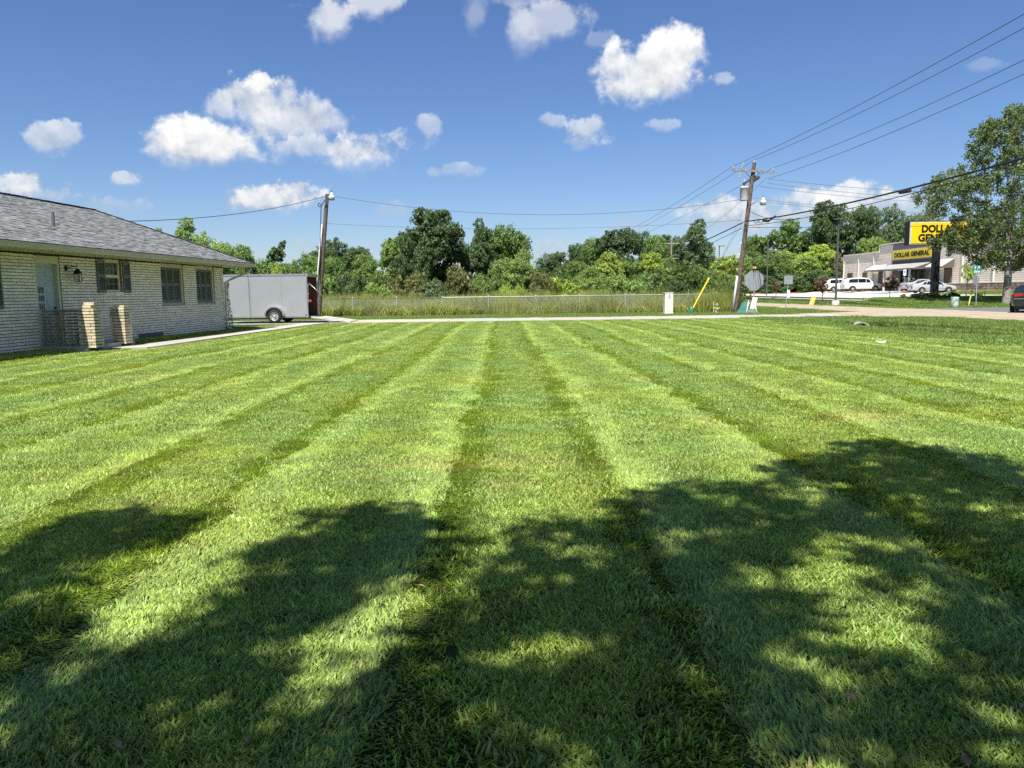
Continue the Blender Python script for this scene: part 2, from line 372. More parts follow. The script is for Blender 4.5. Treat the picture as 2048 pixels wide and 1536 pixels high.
m = MB(); m.box((50.14, 64, .7), (50.28, 124, 1.063)); m.build('kerb', yelp, swk, label='yellow painted kerb along the store front')
# ---------------------------------------------------------------- grass
def stripe(x, y):                                  # mowing passes 1.35 m wide: returns lean (-1 towards camera .. +1 away)
    xs = x + .012*y + .035*np.sin(y*.31+x*.5) + .015*np.sin(y*.9)
    ph = ((xs+.42) / 2.70) % 1.0
    dark = ph < .49
    q = np.where(dark, ph/.49, (ph-.49)/.51)
    e = np.abs(2*q-1)
    return np.where(dark, -e**1.7, e**1.7), e
drysp = [(940, 935, .95, .22, 0), (870, 945, .4, .12, 1), (1710, 838, .62, .42, 0), (1610, 842, .35, .25, 1), (1500, 770, .7, .5, 1), (1040, 980, .35, .2, 1), (1400, 845, .3, .3, 1), (330, 1010, .4, .2, 1), (1060, 915, .5, .12, 1), (1310, 930, .7, .12, 1), (240, 760, .8, .8, 1), (600, 1090, .25, .1, 0), (1290, 760, .5, .6, 1), (770, 960, .3, .1, 1)]
def lawn_patch(nt, ge, c, r):
    pos = ge.outputs['Position']
    n = N(nt, 'ShaderNodeTexNoise'); n.inputs['Scale'].default_value = .55; n.inputs['Detail'].default_value = 5; nt.links.new(pos, n.inputs['Vector'])
    mr = N(nt, 'ShaderNodeMapRange'); mr.inputs[1].default_value = .38; mr.inputs[2].default_value = .66; nt.links.new(n.outputs[0], mr.inputs[0])
    c = mix_rgb(nt, mr.outputs[0], c, mix_rgb(nt, 1.0, c, (1.22, 1.06, .8), 'MULTIPLY'))
    n2 = N(nt, 'ShaderNodeTexNoise'); n2.inputs['Scale'].default_value = 2.6; n2.inputs['Detail'].default_value = 4; nt.links.new(pos, n2.inputs['Vector'])
    mr2 = N(nt, 'ShaderNodeMapRange'); mr2.inputs[1].default_value = .4; mr2.inputs[2].default_value = .7; mr2.inputs[3].default_value = .82; mr2.inputs[4].default_value = 1.15; nt.links.new(n2.outputs[0], mr2.inputs[0])
    cb = N(nt, 'ShaderNodeCombineXYZ')
    for i in range(3): nt.links.new(mr2.outputs[0], cb.inputs[i])
    c = mix_rgb(nt, 1.0, c, cb.outputs[0], 'MULTIPLY')
    # a share of bleached cut tips, thicker on the dry spots
    dry = None
    sp = N(nt, 'ShaderNodeSeparateXYZ'); nt.links.new(pos, sp.inputs[0])
    for (px, py, a, b, lite) in drysp:
        g = G(px, py)
        dx = math_node(nt, 'DIVIDE', math_node(nt, 'SUBTRACT', sp.outputs[0], g.x), a); dy = math_node(nt, 'DIVIDE', math_node(nt, 'SUBTRACT', sp.outputs[1], g.y), b)
        d = math_node(nt, 'ADD', math_node(nt, 'MULTIPLY', dx, dx), math_node(nt, 'MULTIPLY', dy, dy))
        d = math_node(nt, 'MULTIPLY', math_node(nt, 'EXPONENT', math_node(nt, 'MULTIPLY', d, -1.0)), .40 if not lite else .16)
        dry = d if dry is None else math_node(nt, 'MAXIMUM', dry, d)
    k = math_node(nt, 'FRACT', math_node(nt, 'MULTIPLY', r, 91.7))
    isdry = math_node(nt, 'LESS_THAN', k, math_node(nt, 'ADD', dry, .03))
    return mix_rgb(nt, math_node(nt, 'MULTIPLY', isdry, .8), c, (.52, .43, .18))
GRASSCOL = (.285, .425, .118)
lawnm = leaf_mat('lawn_blades', .42, .40, .50, False, GRASSCOL, (1.22, 1.10, .9), .45, lawn_patch)
roughm = leaf_mat('verge_blades', .5, .38, .4, False, (.185, .285, .072), (1.25, 1.05, .8), .35)
tallm = leaf_mat('field_blades', .55, .40, .45, False, (.31, .38, .12), (1.35, 1.0, .75), .3)
def blades(n, size, hmin, hmax, w, lean, spread, seed, mtl, name, curl=.5, asp=1.0):
    g = np.random.default_rng(seed)
    x = g.uniform(-size/2, size/2, n)*1.08*asp; y = g.uniform(-size/2, size/2, n)*1.08
    h = g.uniform(hmin, hmax, n); ww = w*g.uniform(.6, 1.25, n)
    az = g.uniform(0, 2*np.pi, n)
    lx = np.cos(az)*spread*g.uniform(.2, 1, n); ly = np.sin(az)*spread*g.uniform(.2, 1, n) + lean*g.uniform(.5, 1.3, n)
    L = np.sqrt(lx**2+ly**2+1); dx, dy, dz = lx/L, ly/L, 1/L
    fa = g.uniform(0, np.pi, n) if lean < .2 else g.normal(0, .7, n)       # blade's width axis
    wx, wy = np.cos(fa), np.sin(fa)
    p0 = np.stack([x, y, -0.01*np.ones(n)], 1); d = np.stack([dx, dy, dz], 1); wv = np.stack([wx, wy, np.zeros(n)], 1)
    mid = p0 + d*(h*.55)[:, None]; d2 = d.copy(); d2[:, :2] *= (1+curl); d2[:, 2] *= (1-curl*.8); d2 /= np.linalg.norm(d2, axis=1)[:, None]
    tip = mid + d2*(h*.5)[:, None]
    a = p0-wv*(ww*.45)[:, None]; b = p0+wv*(ww*.45)[:, None]; c_ = mid+wv*(ww*.5)[:, None]; e = mid-wv*(ww*.5)[:, None]
    V = np.stack([a, b, c_, e, tip-wv*(ww*.12)[:, None], tip+wv*(ww*.12)[:, None]], 1).reshape(-1, 3)
    i = np.arange(n)*6
    F = np.concatenate([np.stack([i, i+1, i+2, i+3], 1), np.stack([i+3, i+2, i+5, i+4], 1)])
    return bpy.data.objects.new(name, np_mesh(name, V, F, mtl))
def instancer(name, pts, rot, scl, idx, protos, kind='stuff'):
    col = bpy.data.collections.new(name+'_source')
    for k, p in enumerate(protos): p.name = '%s_tuft_%02d' % (name, k); col.objects.link(p)
    me = bpy.data.meshes.new(name); me.vertices.add(len(pts)); me.vertices.foreach_set('co', np.asarray(pts, np.float32).ravel())
    for nm, arr in (('rot', rot), ('scl', scl)):
        at = me.attributes.new(nm, 'FLOAT', 'POINT'); at.data.foreach_set('value', np.asarray(arr, np.float32))
    at = me.attributes.new('idx', 'INT', 'POINT'); at.data.foreach_set('value', np.asarray(idx, np.int32))
    o = obj(name, me, kind=kind)
    ng = bpy.data.node_groups.new(name, 'GeometryNodeTree')
    ng.interface.new_socket('Geometry', in_out='INPUT', socket_type='NodeSocketGeometry'); ng.interface.new_socket('Geometry', in_out='OUTPUT', socket_type='NodeSocketGeometry')
    gi = ng.nodes.new('NodeGroupInput'); go = ng.nodes.new('NodeGroupOutput'); io = ng.nodes.new('GeometryNodeInstanceOnPoints')
    ci = ng.nodes.new('GeometryNodeCollectionInfo'); ci.inputs['Collection'].default_value = col; ci.inputs['Separate Children'].default_value = True; ci.inputs['Reset Children'].default_value = True
    def attr(nm, t):
        a = ng.nodes.new('GeometryNodeInputNamedAttribute'); a.data_type = t; a.inputs[0].default_value = nm; return a.outputs[0]
    cx = ng.nodes.new('ShaderNodeCombineXYZ'); ng.links.new(attr('rot', 'FLOAT'), cx.inputs[2])
    ng.links.new(gi.outputs[0], io.inputs['Points']); ng.links.new(ci.outputs[0], io.inputs['Instance'])
    io.inputs['Pick Instance'].default_value = True
    ng.links.new(attr('idx', 'INT'), io.inputs['Instance Index']); ng.links.new(cx.outputs[0], io.inputs['Rotation']); ng.links.new(attr('scl', 'FLOAT'), io.inputs['Scale'])
    ng.links.new(io.outputs[0], go.inputs[0])
    md = o.modifiers.new('tufts', 'NODES'); md.node_group = ng
    return o
def wallx(y): return -12.35+.06*(y-18.9)
def lawn_ok(x, y):
    ok = (y < 38.35) & (x > wallx(y)+.03)
    ok &= ~((x > np.interp(y, [c[1] for c in cen], [c[0] for c in cen])-.5) & (x < np.interp(y, [c[1] for c in cen], [c[0] for c in cen])+.5) & (y > 21.0))
    ok &= ~((y > 20.0) & (y < 22.5) & (x < -10.8))
    ok &= x < road_left(y)-.05
    return ok
def inview(x, y, mx=1.2): return np.abs(x) < .72*y+mx+2.2
def scatter(x0, x1, y0, y1, step, jit=.26, asp=1.0):
    gx, gy = np.meshgrid(np.arange(x0, x1, step*asp), np.arange(y0, y1, step)); gx = gx.ravel(); gy = gy.ravel()
    gx = gx + rng.uniform(-jit, jit, gx.size)*step*asp*.7; gy = gy + rng.uniform(-jit, jit, gy.size)*step
    return gx, gy
def put(name, gx, gy, protos, nlv, sc0=1.0, scv=.12, striped=True):
    s, e = stripe(gx, gy)
    if striped:
        wob = rng.normal(0, .09, gx.size); s = s+wob
        lvl = np.clip((np.abs(s)*nlv).astype(int), 0, nlv-1)
        rot = np.where(s < 0, np.pi, 0)+rng.normal(0, .22, gx.size); rot = np.where(np.abs(s) < .30, np.pi*rng.integers(0, 2, gx.size)+rng.normal(0, .2, gx.size), rot)
        nv = len(protos)//nlv; idx = lvl*nv+rng.integers(0, nv, gx.size)
    else:
        rot = rng.uniform(0, 2*np.pi, gx.size); idx = rng.integers(0, len(protos), gx.size)
    lf = 1+.13*np.sin(gx*2.1+1.3*np.sin(gy*1.7))*np.sin(gy*2.6+gx*.8)+.08*np.sin(gx*6.1+gy*4.3)
    return instancer(name, np.stack([gx, gy, zt(gx, gy)], 1), rot, sc0*lf*rng.uniform(1-scv, 1+scv, gx.size), idx, protos)
# near lawn (real blades a few millimetres wide), then coarser tufts further off
near = [blades(1000, .54, .026, .052, .0092, ln, .85, 100+k+10*j, lawnm, 'b', asp=.34) for j, ln in enumerate((.25, .85, 1.55)) for k in range(3)]
gx, gy = scatter(-9, 9, -.6, 7.6, .34, asp=.42); ok = inview(gx, gy, .9) & lawn_ok(gx, gy); put('lawn_grass', gx[ok], gy[ok], near, 3)
midb = [blades(1150, .78, .024, .050, .0120, ln, .7, 200+k+10*j, lawnm, 'b', asp=.37) for j, ln in enumerate((.25, .85, 1.6)) for k in range(3)]
gx, gy = scatter(-14, 17, 7.4, 17.2, .52, asp=.30); ok = inview(gx, gy) & lawn_ok(gx, gy); put('mid_lawn_grass', gx[ok], gy[ok], midb, 3)
farb = [blades(820, 1.02, .024, .05, .017, ln, .65, 300+k+10*j, lawnm, 'b', asp=.34) for j, ln in enumerate((.25, .85, 1.6)) for k in range(2)]
gx, gy = scatter(-16, 24, 17.0, 38.4, .68, asp=.28); ok = inview(gx, gy) & lawn_ok(gx, gy) & (gx < 12.4+rng.uniform(-1, 1, gx.size)); put('far_lawn_grass', gx[ok], gy[ok], farb, 3)
vb = [blades(900, 1.1, .04, .12, .016, .1, .7, 400+k, roughm, 'b') for k in range(4)]
gx, gy = scatter(-1, 21, 16.0, 38.4, .8); ok = inview(gx, gy) & lawn_ok(gx, gy) & (gx >= 11.8); put('verge_grass', gx[ok], gy[ok], vb, 1, striped=False)
vs = [blades(1500, 1.1, .03, .085, .018, .1, .7, 420+k, roughm, 'b') for k in range(4)]
gx, gy = scatter(-34, 20.3, 43.0, 50.2, .75)
ok = inview(gx, gy) & (gx < road_left(gy)-.15); put('strip_grass', gx[ok], gy[ok], vs, 1, striped=False)
gx, gy = scatter(14.5, 20.3, 50.2, 66, .8); ok = gx < 20.1; put('roadside_grass', gx[ok], gy[ok], vs, 1, sc0=1.2, striped=False)
gx, gy = scatter(26.7, 62, 52.4, 66, .8)
ok = ((gy < 62.6) & (gy > 52.5+3.4*np.exp(-(gx-26.6)/1.6))) | ((gx < 28.4))
ok &= inview(gx, gy, 3); put('store_verge_grass', gx[ok], gy[ok], vb, 1, sc0=1.25, striped=False)
gx, gy = scatter(26.9, 28.5, 66, 124, 1.0); put('embankment_grass', gx, gy, vb, 1, sc0=1.3, striped=False)
gx, gy = scatter(46.2, 50.1, 64, 87, 1.0); put('island_grass', gx, gy, vb, 1, sc0=1.1, striped=False)
# dead leaves and clippings dropped on the near lawn
lv = MB(); rl = random.Random(8)
for _ in range(60):
    y = 1.8+rl.random()**1.4*13; x = rl.uniform(-.7, .7)*y; z = .035+rl.uniform(0, .012); a = rl.uniform(0, 6.3); L = rl.uniform(.012, .032); w = L*rl.uniform(.3, .55); c_, s_ = math.cos(a), math.sin(a)
    P = [(-L, 0, 0), (0, -w, .006), (L, 0, rl.uniform(0, .012)), (0, w, .006)]; lv.add([(x+u*c_-v*s_, y+u*s_+v*c_, z+h) for u, v, h in P], [(0, 1, 2, 3)])
lv.build('fallen_leaves', mat('dead_leaf', (.30, .22, .11), .8, var=.3, scale=9, coord='World', rnd=.4), kind='stuff')
# unmown field behind the fence
tb = [blades(520, 1.3, .35, (1.0, 1.3, .85, 1.15)[k], (.02, .012, .03, .022)[k], .15, (.42, .25, .7, .5)[k], 500+k, tallm, 'b', curl=(.35, .15, .8, .5)[k]) for k in range(4)]
gx, gy = scatter(-26, 13.6, 50.5, 66, .8); ok = inview(gx, gy, 2); put('tall_field_grass', gx[ok], gy[ok], tb, 1, striped=False, scv=.28)
gx, gy = scatter(12.2, 14.2, 49.4, 54, .6); put('reed_grass', gx, gy, tb, 1, sc0=1.0, striped=False, scv=.3)
# ================================================================ brick house
A0 = Vector((-12.35, 18.9, 0.0)); HZ = -math.atan(.06); ZB = .09
house = thing('brick_house', 'low cream brick house with a grey shingle hip roof', 'house', (A0.x, A0.y, 0), HZ)
brickm = mat('cream_brick', (.88, .80, .66), .75, var=.08, scale=5, bump=.35, bscale=50, coord='World', rnd=.09, stain=((.42, .38, .28), 5.5, .63, .5))
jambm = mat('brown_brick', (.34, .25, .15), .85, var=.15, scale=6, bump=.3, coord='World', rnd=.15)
mortar = mat('mortar', (.055, .05, .04), .95, var=.15, scale=8, coord='World')
taupe = mat('taupe_trim', (.54, .50, .37), .55, var=.04, scale=1.5, coord='World')
creamt = mat('cream_trim', (.62, .58, .42), .55, var=.05, scale=2, coord='World')
T0, T1 = -7.0, 12.52; BH = .0795; BL = .305; WH = 2.49
def tY(Y): return (Y-A0.y)*1.0018
def dep(px):                                       # position along the wall of a photo column
    k = (px-1024)/1540; return tY(13.484/(.06-.993*k))
# openings: (t0, t1, z0, z1)
doorO = (dep(75), dep(127), .05, WH-.05); w1 = (dep(215), dep(240)+.42, 1.50, WH-.02); w1 = (w1[0], w1[0]+.92, 1.50, WH-.02)
w3 = (dep(326.5), dep(371.5), 1.09, WH-.02); w4 = (dep(396.5), dep(432.5), 1.07, WH-.02); w0 = (-1.9, dep(6)-.42, 1.1, WH-.02)
OPN = [doorO, w1, w3, w4, w0]
def hx(a, b): return (a[0], a[1], a[2]+ZB), (b[0], b[1], b[2]+ZB)
# wall core with openings
wallm = MB()
ts = sorted({T0, T1, *[o[0] for o in OPN], *[o[1] for o in OPN]})
for a, b in zip(ts[:-1], ts[1:]):
    cut = [o for o in OPN if o[0] <= a+1e-6 and o[1] >= b-1e-6]
    z = 0.0
    for o in cut:
        if o[2] > z: wallm.box(*hx((-.24, a, z-.14), (-.030, b, o[2])))
        z = o[3]
    if z < WH+.2: wallm.box(*hx((-.24, a, z-(.14 if z == 0 else 0)), (-.030, b, WH+.2)))
wallm.box(*hx((-6.5, T1-.24, -.14), (-.25, T1-.01, WH+.2))); wallm.box(*hx((-6.5, T0, -.14), (-.25, T0+.24, WH+.2)))
wallm.box(*hx((-6.75, T0, -.14), (-6.51, T1, WH+.2)))
wall = wallm.build('wall', mortar, house)
m = MB(); m.box(*hx((-6.4, T0+.3, -.1), (-.25, T1-.3, .04))); m.build('floor', mat('dark_interior', (.03, .03, .03), .9), house)
# bricks
unit = MB().box((-.5, -.5, -.5), (.5, .5, .5)).mesh('brick', brickm)
bl = []
def clip(t0, t1, z0, z1):
    segs = [(t0, t1)]
    for o in OPN + [(w1[0]-.02, w1[1]+.02, 1.40, 1.5)]:
        if z0+.02 >= o[2] and z1-.02 <= o[3] or (z0 < o[3]-.02 and z1 > o[2]+.02):
            ns = []
            for a, b in segs:
                if b <= o[0] or a >= o[1]: ns.append((a, b)); continue
                if a < o[0]: ns.append((a, o[0]))
                if b > o[1]: ns.append((o[1], b))
            segs = ns
    return [s for s in segs if s[1]-s[0] > .03]
nc = int(WH/BH)
for i in range(nc+1):
    z0 = i*BH; z1 = z0+BH-.0165; off = (i % 2)*BL/2
    if z1 > WH+.02: continue
    t = T0-off
    while t < T1:
        for a, b in clip(max(t, T0), min(t+BL-.012, T1), z0, z1): bl.append((a, b, z0, z1))
        t += BL
bl.sort(key=lambda q: abs(q[0]-(-.45)) + (100 if q[1] < -.65 else 0))
rest = MB()
for k, (a, b, z0, z1) in enumerate(bl):
    pr = random.uniform(-.0025, .0025); cx = -.013+pr; c = (cx, (a+b)/2, (z0+z1)/2+ZB); s = (.034, b-a, z1-z0)
    if k < 300: obj('brick', unit, wall, c, (random.uniform(-.004, .004), 0, random.uniform(-.006, .006)), s)
    else: rest.box((c[0]-s[0]/2, a, z0+ZB), (c[0]+s[0]/2, b, z1+ZB))
for i in range(nc+1):                              # end wall facing away and its corner
    z0 = i*BH; z1 = z0+BH-.013
    if z1 > WH: continue
    x = -.03-(i % 2)*.15
    while x > -6.4: rest.box((max(x-BL+.012, -6.5), T1-.012, z0+ZB), (x, T1+.02, z1+ZB)); x -= BL
rest.build('brick', brickm, wall, kind='stuff')
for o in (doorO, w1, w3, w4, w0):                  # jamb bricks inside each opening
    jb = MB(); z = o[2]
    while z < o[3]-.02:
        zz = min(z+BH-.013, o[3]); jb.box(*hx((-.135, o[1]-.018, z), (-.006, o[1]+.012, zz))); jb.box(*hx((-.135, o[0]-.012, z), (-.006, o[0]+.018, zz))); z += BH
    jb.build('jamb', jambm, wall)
rl = MB(); t = w1[0]-.02                            # rowlock sill
while t < w1[1]+.0: rl.box(*hx((-.1, t, 1.40), (.022, t+.062, 1.492))); t += .074
rl.build('brick_sill', brickm, wall)
m = MB(); m.box(*hx((-.026, 5.9, -.05), (.006, 7.5, .16))); m.build('crawl_vent', mat('vent_grey', (.12, .12, .13), .8), wall)
m = MB(); m.box(*hx((-.02, T0, -.14), (.012, T1+.015, -.005))); m.build('foundation', mat('foundation', (.20, .185, .16), .95, bump=.4, coord='World'), wall)

# ---- windows, door
glass = mat('window_glass', (.018, .024, .022), .06, var=0, spec=.8)
shutm = mat('grey_green_paint', (.135, .155, .125), .6, var=.08, scale=3, coord='World')
def shutter(t0, t1, z0, z1, parent, x=.01, name='shutter', mm=None):
    mm = mm or shutm; m = MB(); fr = .045
    m.box((x, t0, z0), (x+.035, t0+fr, z1)); m.box((x, t1-fr, z0), (x+.035, t1, z1))
    zm = z0+(z1-z0)*.52
    for a, b in ((z0, z0+.09), (zm-.05, zm+.05), (z1-.07, z1)): m.box((x, t0+fr, a), (x+.033, t1-fr, b))
    for a, b in ((z0+.09, zm-.05), (zm+.05, z1-.07)):
        z = a
        while z < b-.02:
            m.add([(x+.002, t0+fr, z+.032), (x+.002, t1-fr, z+.032), (x+.028, t1-fr, z), (x+.028, t0+fr, z), (x+.006, t0+fr, z+.036), (x+.006, t1-fr, z+.036), (x+.032, t1-fr, z+.004), (x+.032, t0+fr, z+.004)],
                  [(4,5,6,7),(0,3,2,1),(0,1,5,4),(3,7,6,2)]); z += .036
    return m.build(name, mm, parent)
for tc_ in ((w1[0]-.43, w1[0]-.02), (w1[1]+.02, w1[1]+.41), (w0[1]+.02, w0[1]+.42)):
    shutter(tc_[0], tc_[1], 1.47+ZB if tc_[0] > 0 else 1.08+ZB, WH-.06+ZB, wall)
# double-hung window
wd = MB(); f = .05; a, b, z0, z1 = w1; z0 += ZB; z1 += ZB; X = -.10
wd.box((X, a+.02, z0), (X+.07, a+.02+f, z1)); wd.box((X, b-f-.1, z0), (X+.07, b-.1, z1)); wd.box((X, a+.07, z1-.1), (X+.07, b-.15, z1)); wd.box((X, a+.07, z0), (X+.08, b-.15, z0+.06))
zm = (z0+z1)/2-.02; wd.box((X+.005, a+.07, zm-.045), (X+.075, b-.15, zm+.045)); wd.box((X-.1, b-.1, z0), (X+.03, b, z1))
win = wd.build('window', creamt, wall and house)
for za, zb in ((z0+.06, zm-.045), (zm+.045, z1-.1)):
    m = MB(); m.box((X+.01, a+.07, za), (X+.018, b-.15, zb)); m.build('pane', glass, win)
mn = MB()
for zz in (z0+.06+(zm-.045-z0-.06)*.5, zm+.045+(z1-.1-zm-.045)*.5): mn.box((X+.019, a+.07, zz-.008), (X+.028, b-.15, zz+.008))
for q in (1/3, 2/3):
    tt = a+.07+(b-a-.22)*q
    mn.box((X+.019, tt-.008, zm+.045), (X+.0275, tt+.008, z1-.1)); mn.box((X+.019, tt-.008, z0+.06), (X+.0275, tt+.008, zm-.045))
mn.build('muntin', mat('muntin', (.3, .32, .27), .6), win)
# the two wide windows with plantation shutters behind glass
for o in (w3, w4, w0):
    a, b, z0, z1 = o; z0 += ZB; z1 += ZB
    m = MB(); m.box((-.12, a+.018, z1-.13), (-.035, b-.018, z1)); m.box((-.12, b-.12, z0), (-.03, b-.018, z1-.13)); m.box((-.12, a+.018, z0), (-.06, a+.06, z1-.13)); m.box((-.12, a+.06, z0), (-.06, b-.12, z0+.04))
    wn_ = m.build('window', taupe, house)
    m = MB(); m.box((-.128, a+.02, z0+.03), (-.124, b-.1, z1-.1)); m.build('pane', glass, wn_)
    sw = (b-.12-(a+.06))/3
    for q in range(3): shutter(a+.06+q*sw+.012, a+.06+(q+1)*sw-.012, z0+.04, z1-.14, wn_, x=-.115, name='shutter_panel')
    m = MB(); m.box((-.13, a-.01, z0-.055), (.028, b+.01, z0)); m.build('sill', mat('sill_grey', (.36, .37, .33), .8, coord='World'), wn_)
# front door
a, b, z0, z1 = doorO; z0 += ZB; z1 += ZB
doorp = mat('pale_blue_door', (.40, .46, .48), .45, var=.05, scale=4, coord='World')
m = MB(); m.box((-.13, a+.018, z0), (-.02, a+.10, z1)); m.box((-.13, b-.10, z0), (-.02, b-.018, z1)); m.box((-.13, a+.10, z1-.20), (-.02, b-.10, z1)); m.box((-.16, a, z0-.05), (.02, b, z0))
dfr = m.build('door_frame', creamt, house)
m = MB(); X = -.125; A, B = a+.10, b-.10; Z0, Z1 = z0, z1-.20; m.box((X-.03, A, Z0), (X, B, Z1))
W = B-A; H = Z1-Z0
for (u0, u1, v0, v1) in ((.10, .44, .84, .96), (.56, .90, .84, .96), (.10, .44, .08, .40), (.56, .90, .08, .40), (.56, .90, .46, .80)):
    t0_, t1_, q0, q1 = A+u0*W, A+u1*W, Z0+v0*H, Z0+v1*H; s = .03
    m.add([(X+.001, t0_, q0), (X+.001, t1_, q0), (X+.001, t1_, q1), (X+.001, t0_, q1), (X+.018, t0_+s, q0+s), (X+.018, t1_-s, q0+s), (X+.018, t1_-s, q1-s), (X+.018, t0_+s, q1-s)], [(4,5,6,7),(0,1,5,4),(1,2,6,5),(2,3,7,6),(3,0,4,7)])
door = m.build('door', doorp, house)
lt = MB()
for r in range(3):
    for c in range(4): lt.box((X+.002, A+.12+c*.075, Z0+.98+r*.215), (X+.009, A+.12+c*.075+.035, Z0+.98+r*.215+.16))
lt.build('door_lite', glass, door)
blk = mat('black_metal', (.015, .015, .015), .4, metal=.4)
m = MB(); m.lathe([(0, .0), (.03, .002), (.03, .02), (.012, .03), (.012, .05), (.03, .06), (.03, .08), (0, .085)], (X, B-.07, Z0+.86), 12, axis='x'); m.build('door_knob', blk, door)
m = MB(); m.lathe([(0, 0), (.032, .002), (.032, .025), (0, .03)], (X, B-.07, Z0+1.02), 12, axis='x'); m.build('deadbolt', blk, door)
# roof
EO = .86; EZ = 2.66+ZB; RISE = 1.80; DW = 8.2; XR = EO-DW/2; Ya, Yb = T0-EO, T1+EO
rf = MB(); rv = [(EO, Ya, EZ), (EO, Yb, EZ), (EO-DW, Yb, EZ), (EO-DW, Ya, EZ), (XR, Ya+DW/2, EZ+RISE), (XR, Yb-DW/2, EZ+RISE), (EO, Ya, EZ-.03), (EO, Yb, EZ-.03), (EO-DW, Yb, EZ-.03), (EO-DW, Ya, EZ-.03)]
rf.add(rv, [(0,1,5,4), (1,2,5), (2,3,4,5), (3,0,4), (6,9,8,7), (0,6,7,1), (1,7,8,2), (2,8,9,3), (3,9,6,0)])
shing = mat('shingle', (.198, .206, .207), .9, var=.22, scale=9, bump=.4, bscale=150, coord='World', rnd=.30, spec=.25)
rbase = mat('roof_underlay', (.07, .072, .078), .95, var=.1, coord='World')
roof = rf.build('roof', rbase, house)
SL = math.hypot(DW/2, RISE); ang = math.atan2(RISE, DW/2); ex = .142; tabw = .30
us = MB().box((-.5, -.5, -.5), (.5, .5, .5)).mesh('shingle', shing)
tabs = []
for r in range(int(SL/ex)+1):
    s0 = r*ex; frac = s0/SL
    ylo, yhi = Ya+frac*DW/2, Yb-frac*DW/2
    t = ylo-random.random()*.3
    while t < yhi:
        wdt = random.choice((.17, .24, .30, .30, .36))
        a, b = max(t, ylo), min(t+wdt-.006, yhi)
        if b-a > .04 and b > -2.6: tabs.append((s0, a, b))
        t += wdt
ca, sa = math.cos(ang), math.sin(ang)
def tabmat(s0, a, b, th):
    s1 = min(s0+ex+.05, SL); sm = (s0+s1)/2; cx = EO+.02-sm*ca; cz = EZ+.0+sm*sa
    cx += sa*(.012+th/2); cz += ca*(.012+th/2)
    return (cx, (a+b)/2, cz), (s1-s0, b-a, th)
tabs.sort(key=lambda q: (q[1]+1.2)**2+(q[0]*.6)**2 if q[1] > -1.4 else 999)
rest = MB()
for k, (s0, a, b) in enumerate(tabs):
    th = random.choice((.006, .010, .016)); tilt = -ang+.045
    c, s = tabmat(s0, a, b, th)
    if k < 300: obj('shingle', us, roof, c, (0, ang-.045+random.uniform(-.004, .004), 0), s)
    else:
        Mx = Matrix.Translation(c) @ Matrix.Rotation(ang-.045, 4, 'Y') @ Matrix.Diagonal((*s, 1)); rest.box((-.5, -.5, -.5), (.5, .5, .5), M=Mx)
rest.build('shingle', shing, roof, kind='stuff')
caps = MB(); k = 0; t = -3.0                       # hip and ridge caps
ridge = [(Vector((XR, -4, EZ+RISE+.028)), Vector((XR, Yb-DW/2, EZ+RISE+.028))), (Vector((XR, Yb-DW/2, EZ+RISE+.028)), Vector((EO+.01, Yb+.01, EZ+.03)))]
for p, q in ridge:
    n = int((q-p).length/.2); d = (q-p)/n
    for i in range(n):
        c = p+d*(i+.5); rm = d.to_track_quat('Y', 'Z').to_matrix().to_4x4(); caps.box((-.13, -.12, -.006), (.13, .12, .006), M=Matrix.Translation(c+Vector((0, 0, random.uniform(0, .01)))) @ rm @ Matrix.Rotation(.05, 4, 'X'))
caps.build('ridge_cap', shing, roof)
m = MB(); m.cyl((-.55, dep(176)-.4, EZ+.55), (-.55, dep(176)-.4, EZ+1.06), .045, n=12); m.build('vent_pipe', mat('lead_grey', (.18, .19, .21), .5, metal=.3), roof)
# eaves
drip = MB(); drip.box((EO-.02, Ya, EZ-.035), (EO+.022, Yb+.02, EZ+.012)); drip.box((EO-DW, Yb-.02, EZ-.035), (EO-.02, Yb+.02, EZ+.012)); drip.build('drip_edge', mat('drip_black', (.012, .012, .012), .7), roof)
gt = MB(); prof = [(EO-.02, EZ-.15), (EO+.07, EZ-.15), (EO+.10, EZ-.11), (EO+.10, EZ-.07), (EO+.13, EZ-.045), (EO+.13, EZ-.012), (EO+.118, EZ-.012), (EO+.118, EZ-.04), (EO+.09, EZ-.07), (EO+.09, EZ-.105), (EO+.065, EZ-.14), (EO-.02, EZ-.14)]
gt.prism(prof, Ya-.1, Yb+.13, 'y')
gt.v = [(x, y, z) for x, y, z in gt.v]
gt.box((EO-DW, Yb+.0, EZ-.15), (EO-.03, Yb+.12, EZ-.012))
gutter = gt.build('gutter', taupe, roof)
sf = MB(); sf.box((-.02, Ya+.02, EZ-.16), (EO-.022, Yb-.02, EZ-.145)); sf.box((-6.5, T1+.03, EZ-.16), (-.025, Yb-.02, EZ-.145)); sf.build('soffit', taupe, roof)
fa = MB(); fa.box((EO-.06, Ya, EZ-.145), (EO-.023, Yb-.01, EZ-.036)); fa.box((EO-DW+.1, Yb-.06, EZ-.145), (EO-.065, Yb-.024, EZ-.036)); fa.build('fascia', taupe, roof)
ds = MB(); p = [(EO+.05, Yb-.25, EZ-.15), (EO+.05, Yb-.27, EZ-.27), (EO-.10, Yb-.45, EZ-.42), (.25, T1+.12, EZ-.66), (.07, T1-.02, EZ-.78), (.065, T1-.04, 1.0), (.065, T1-.05, ZB+.12), (.12, T1-.03, ZB+.04), (.30, T1, ZB)]
ds.tube(p, .042, 8); ds.box((-.0, T1-.1, 1.6), (.12, T1+.01, 1.63)); ds.build('downspout', taupe, house)
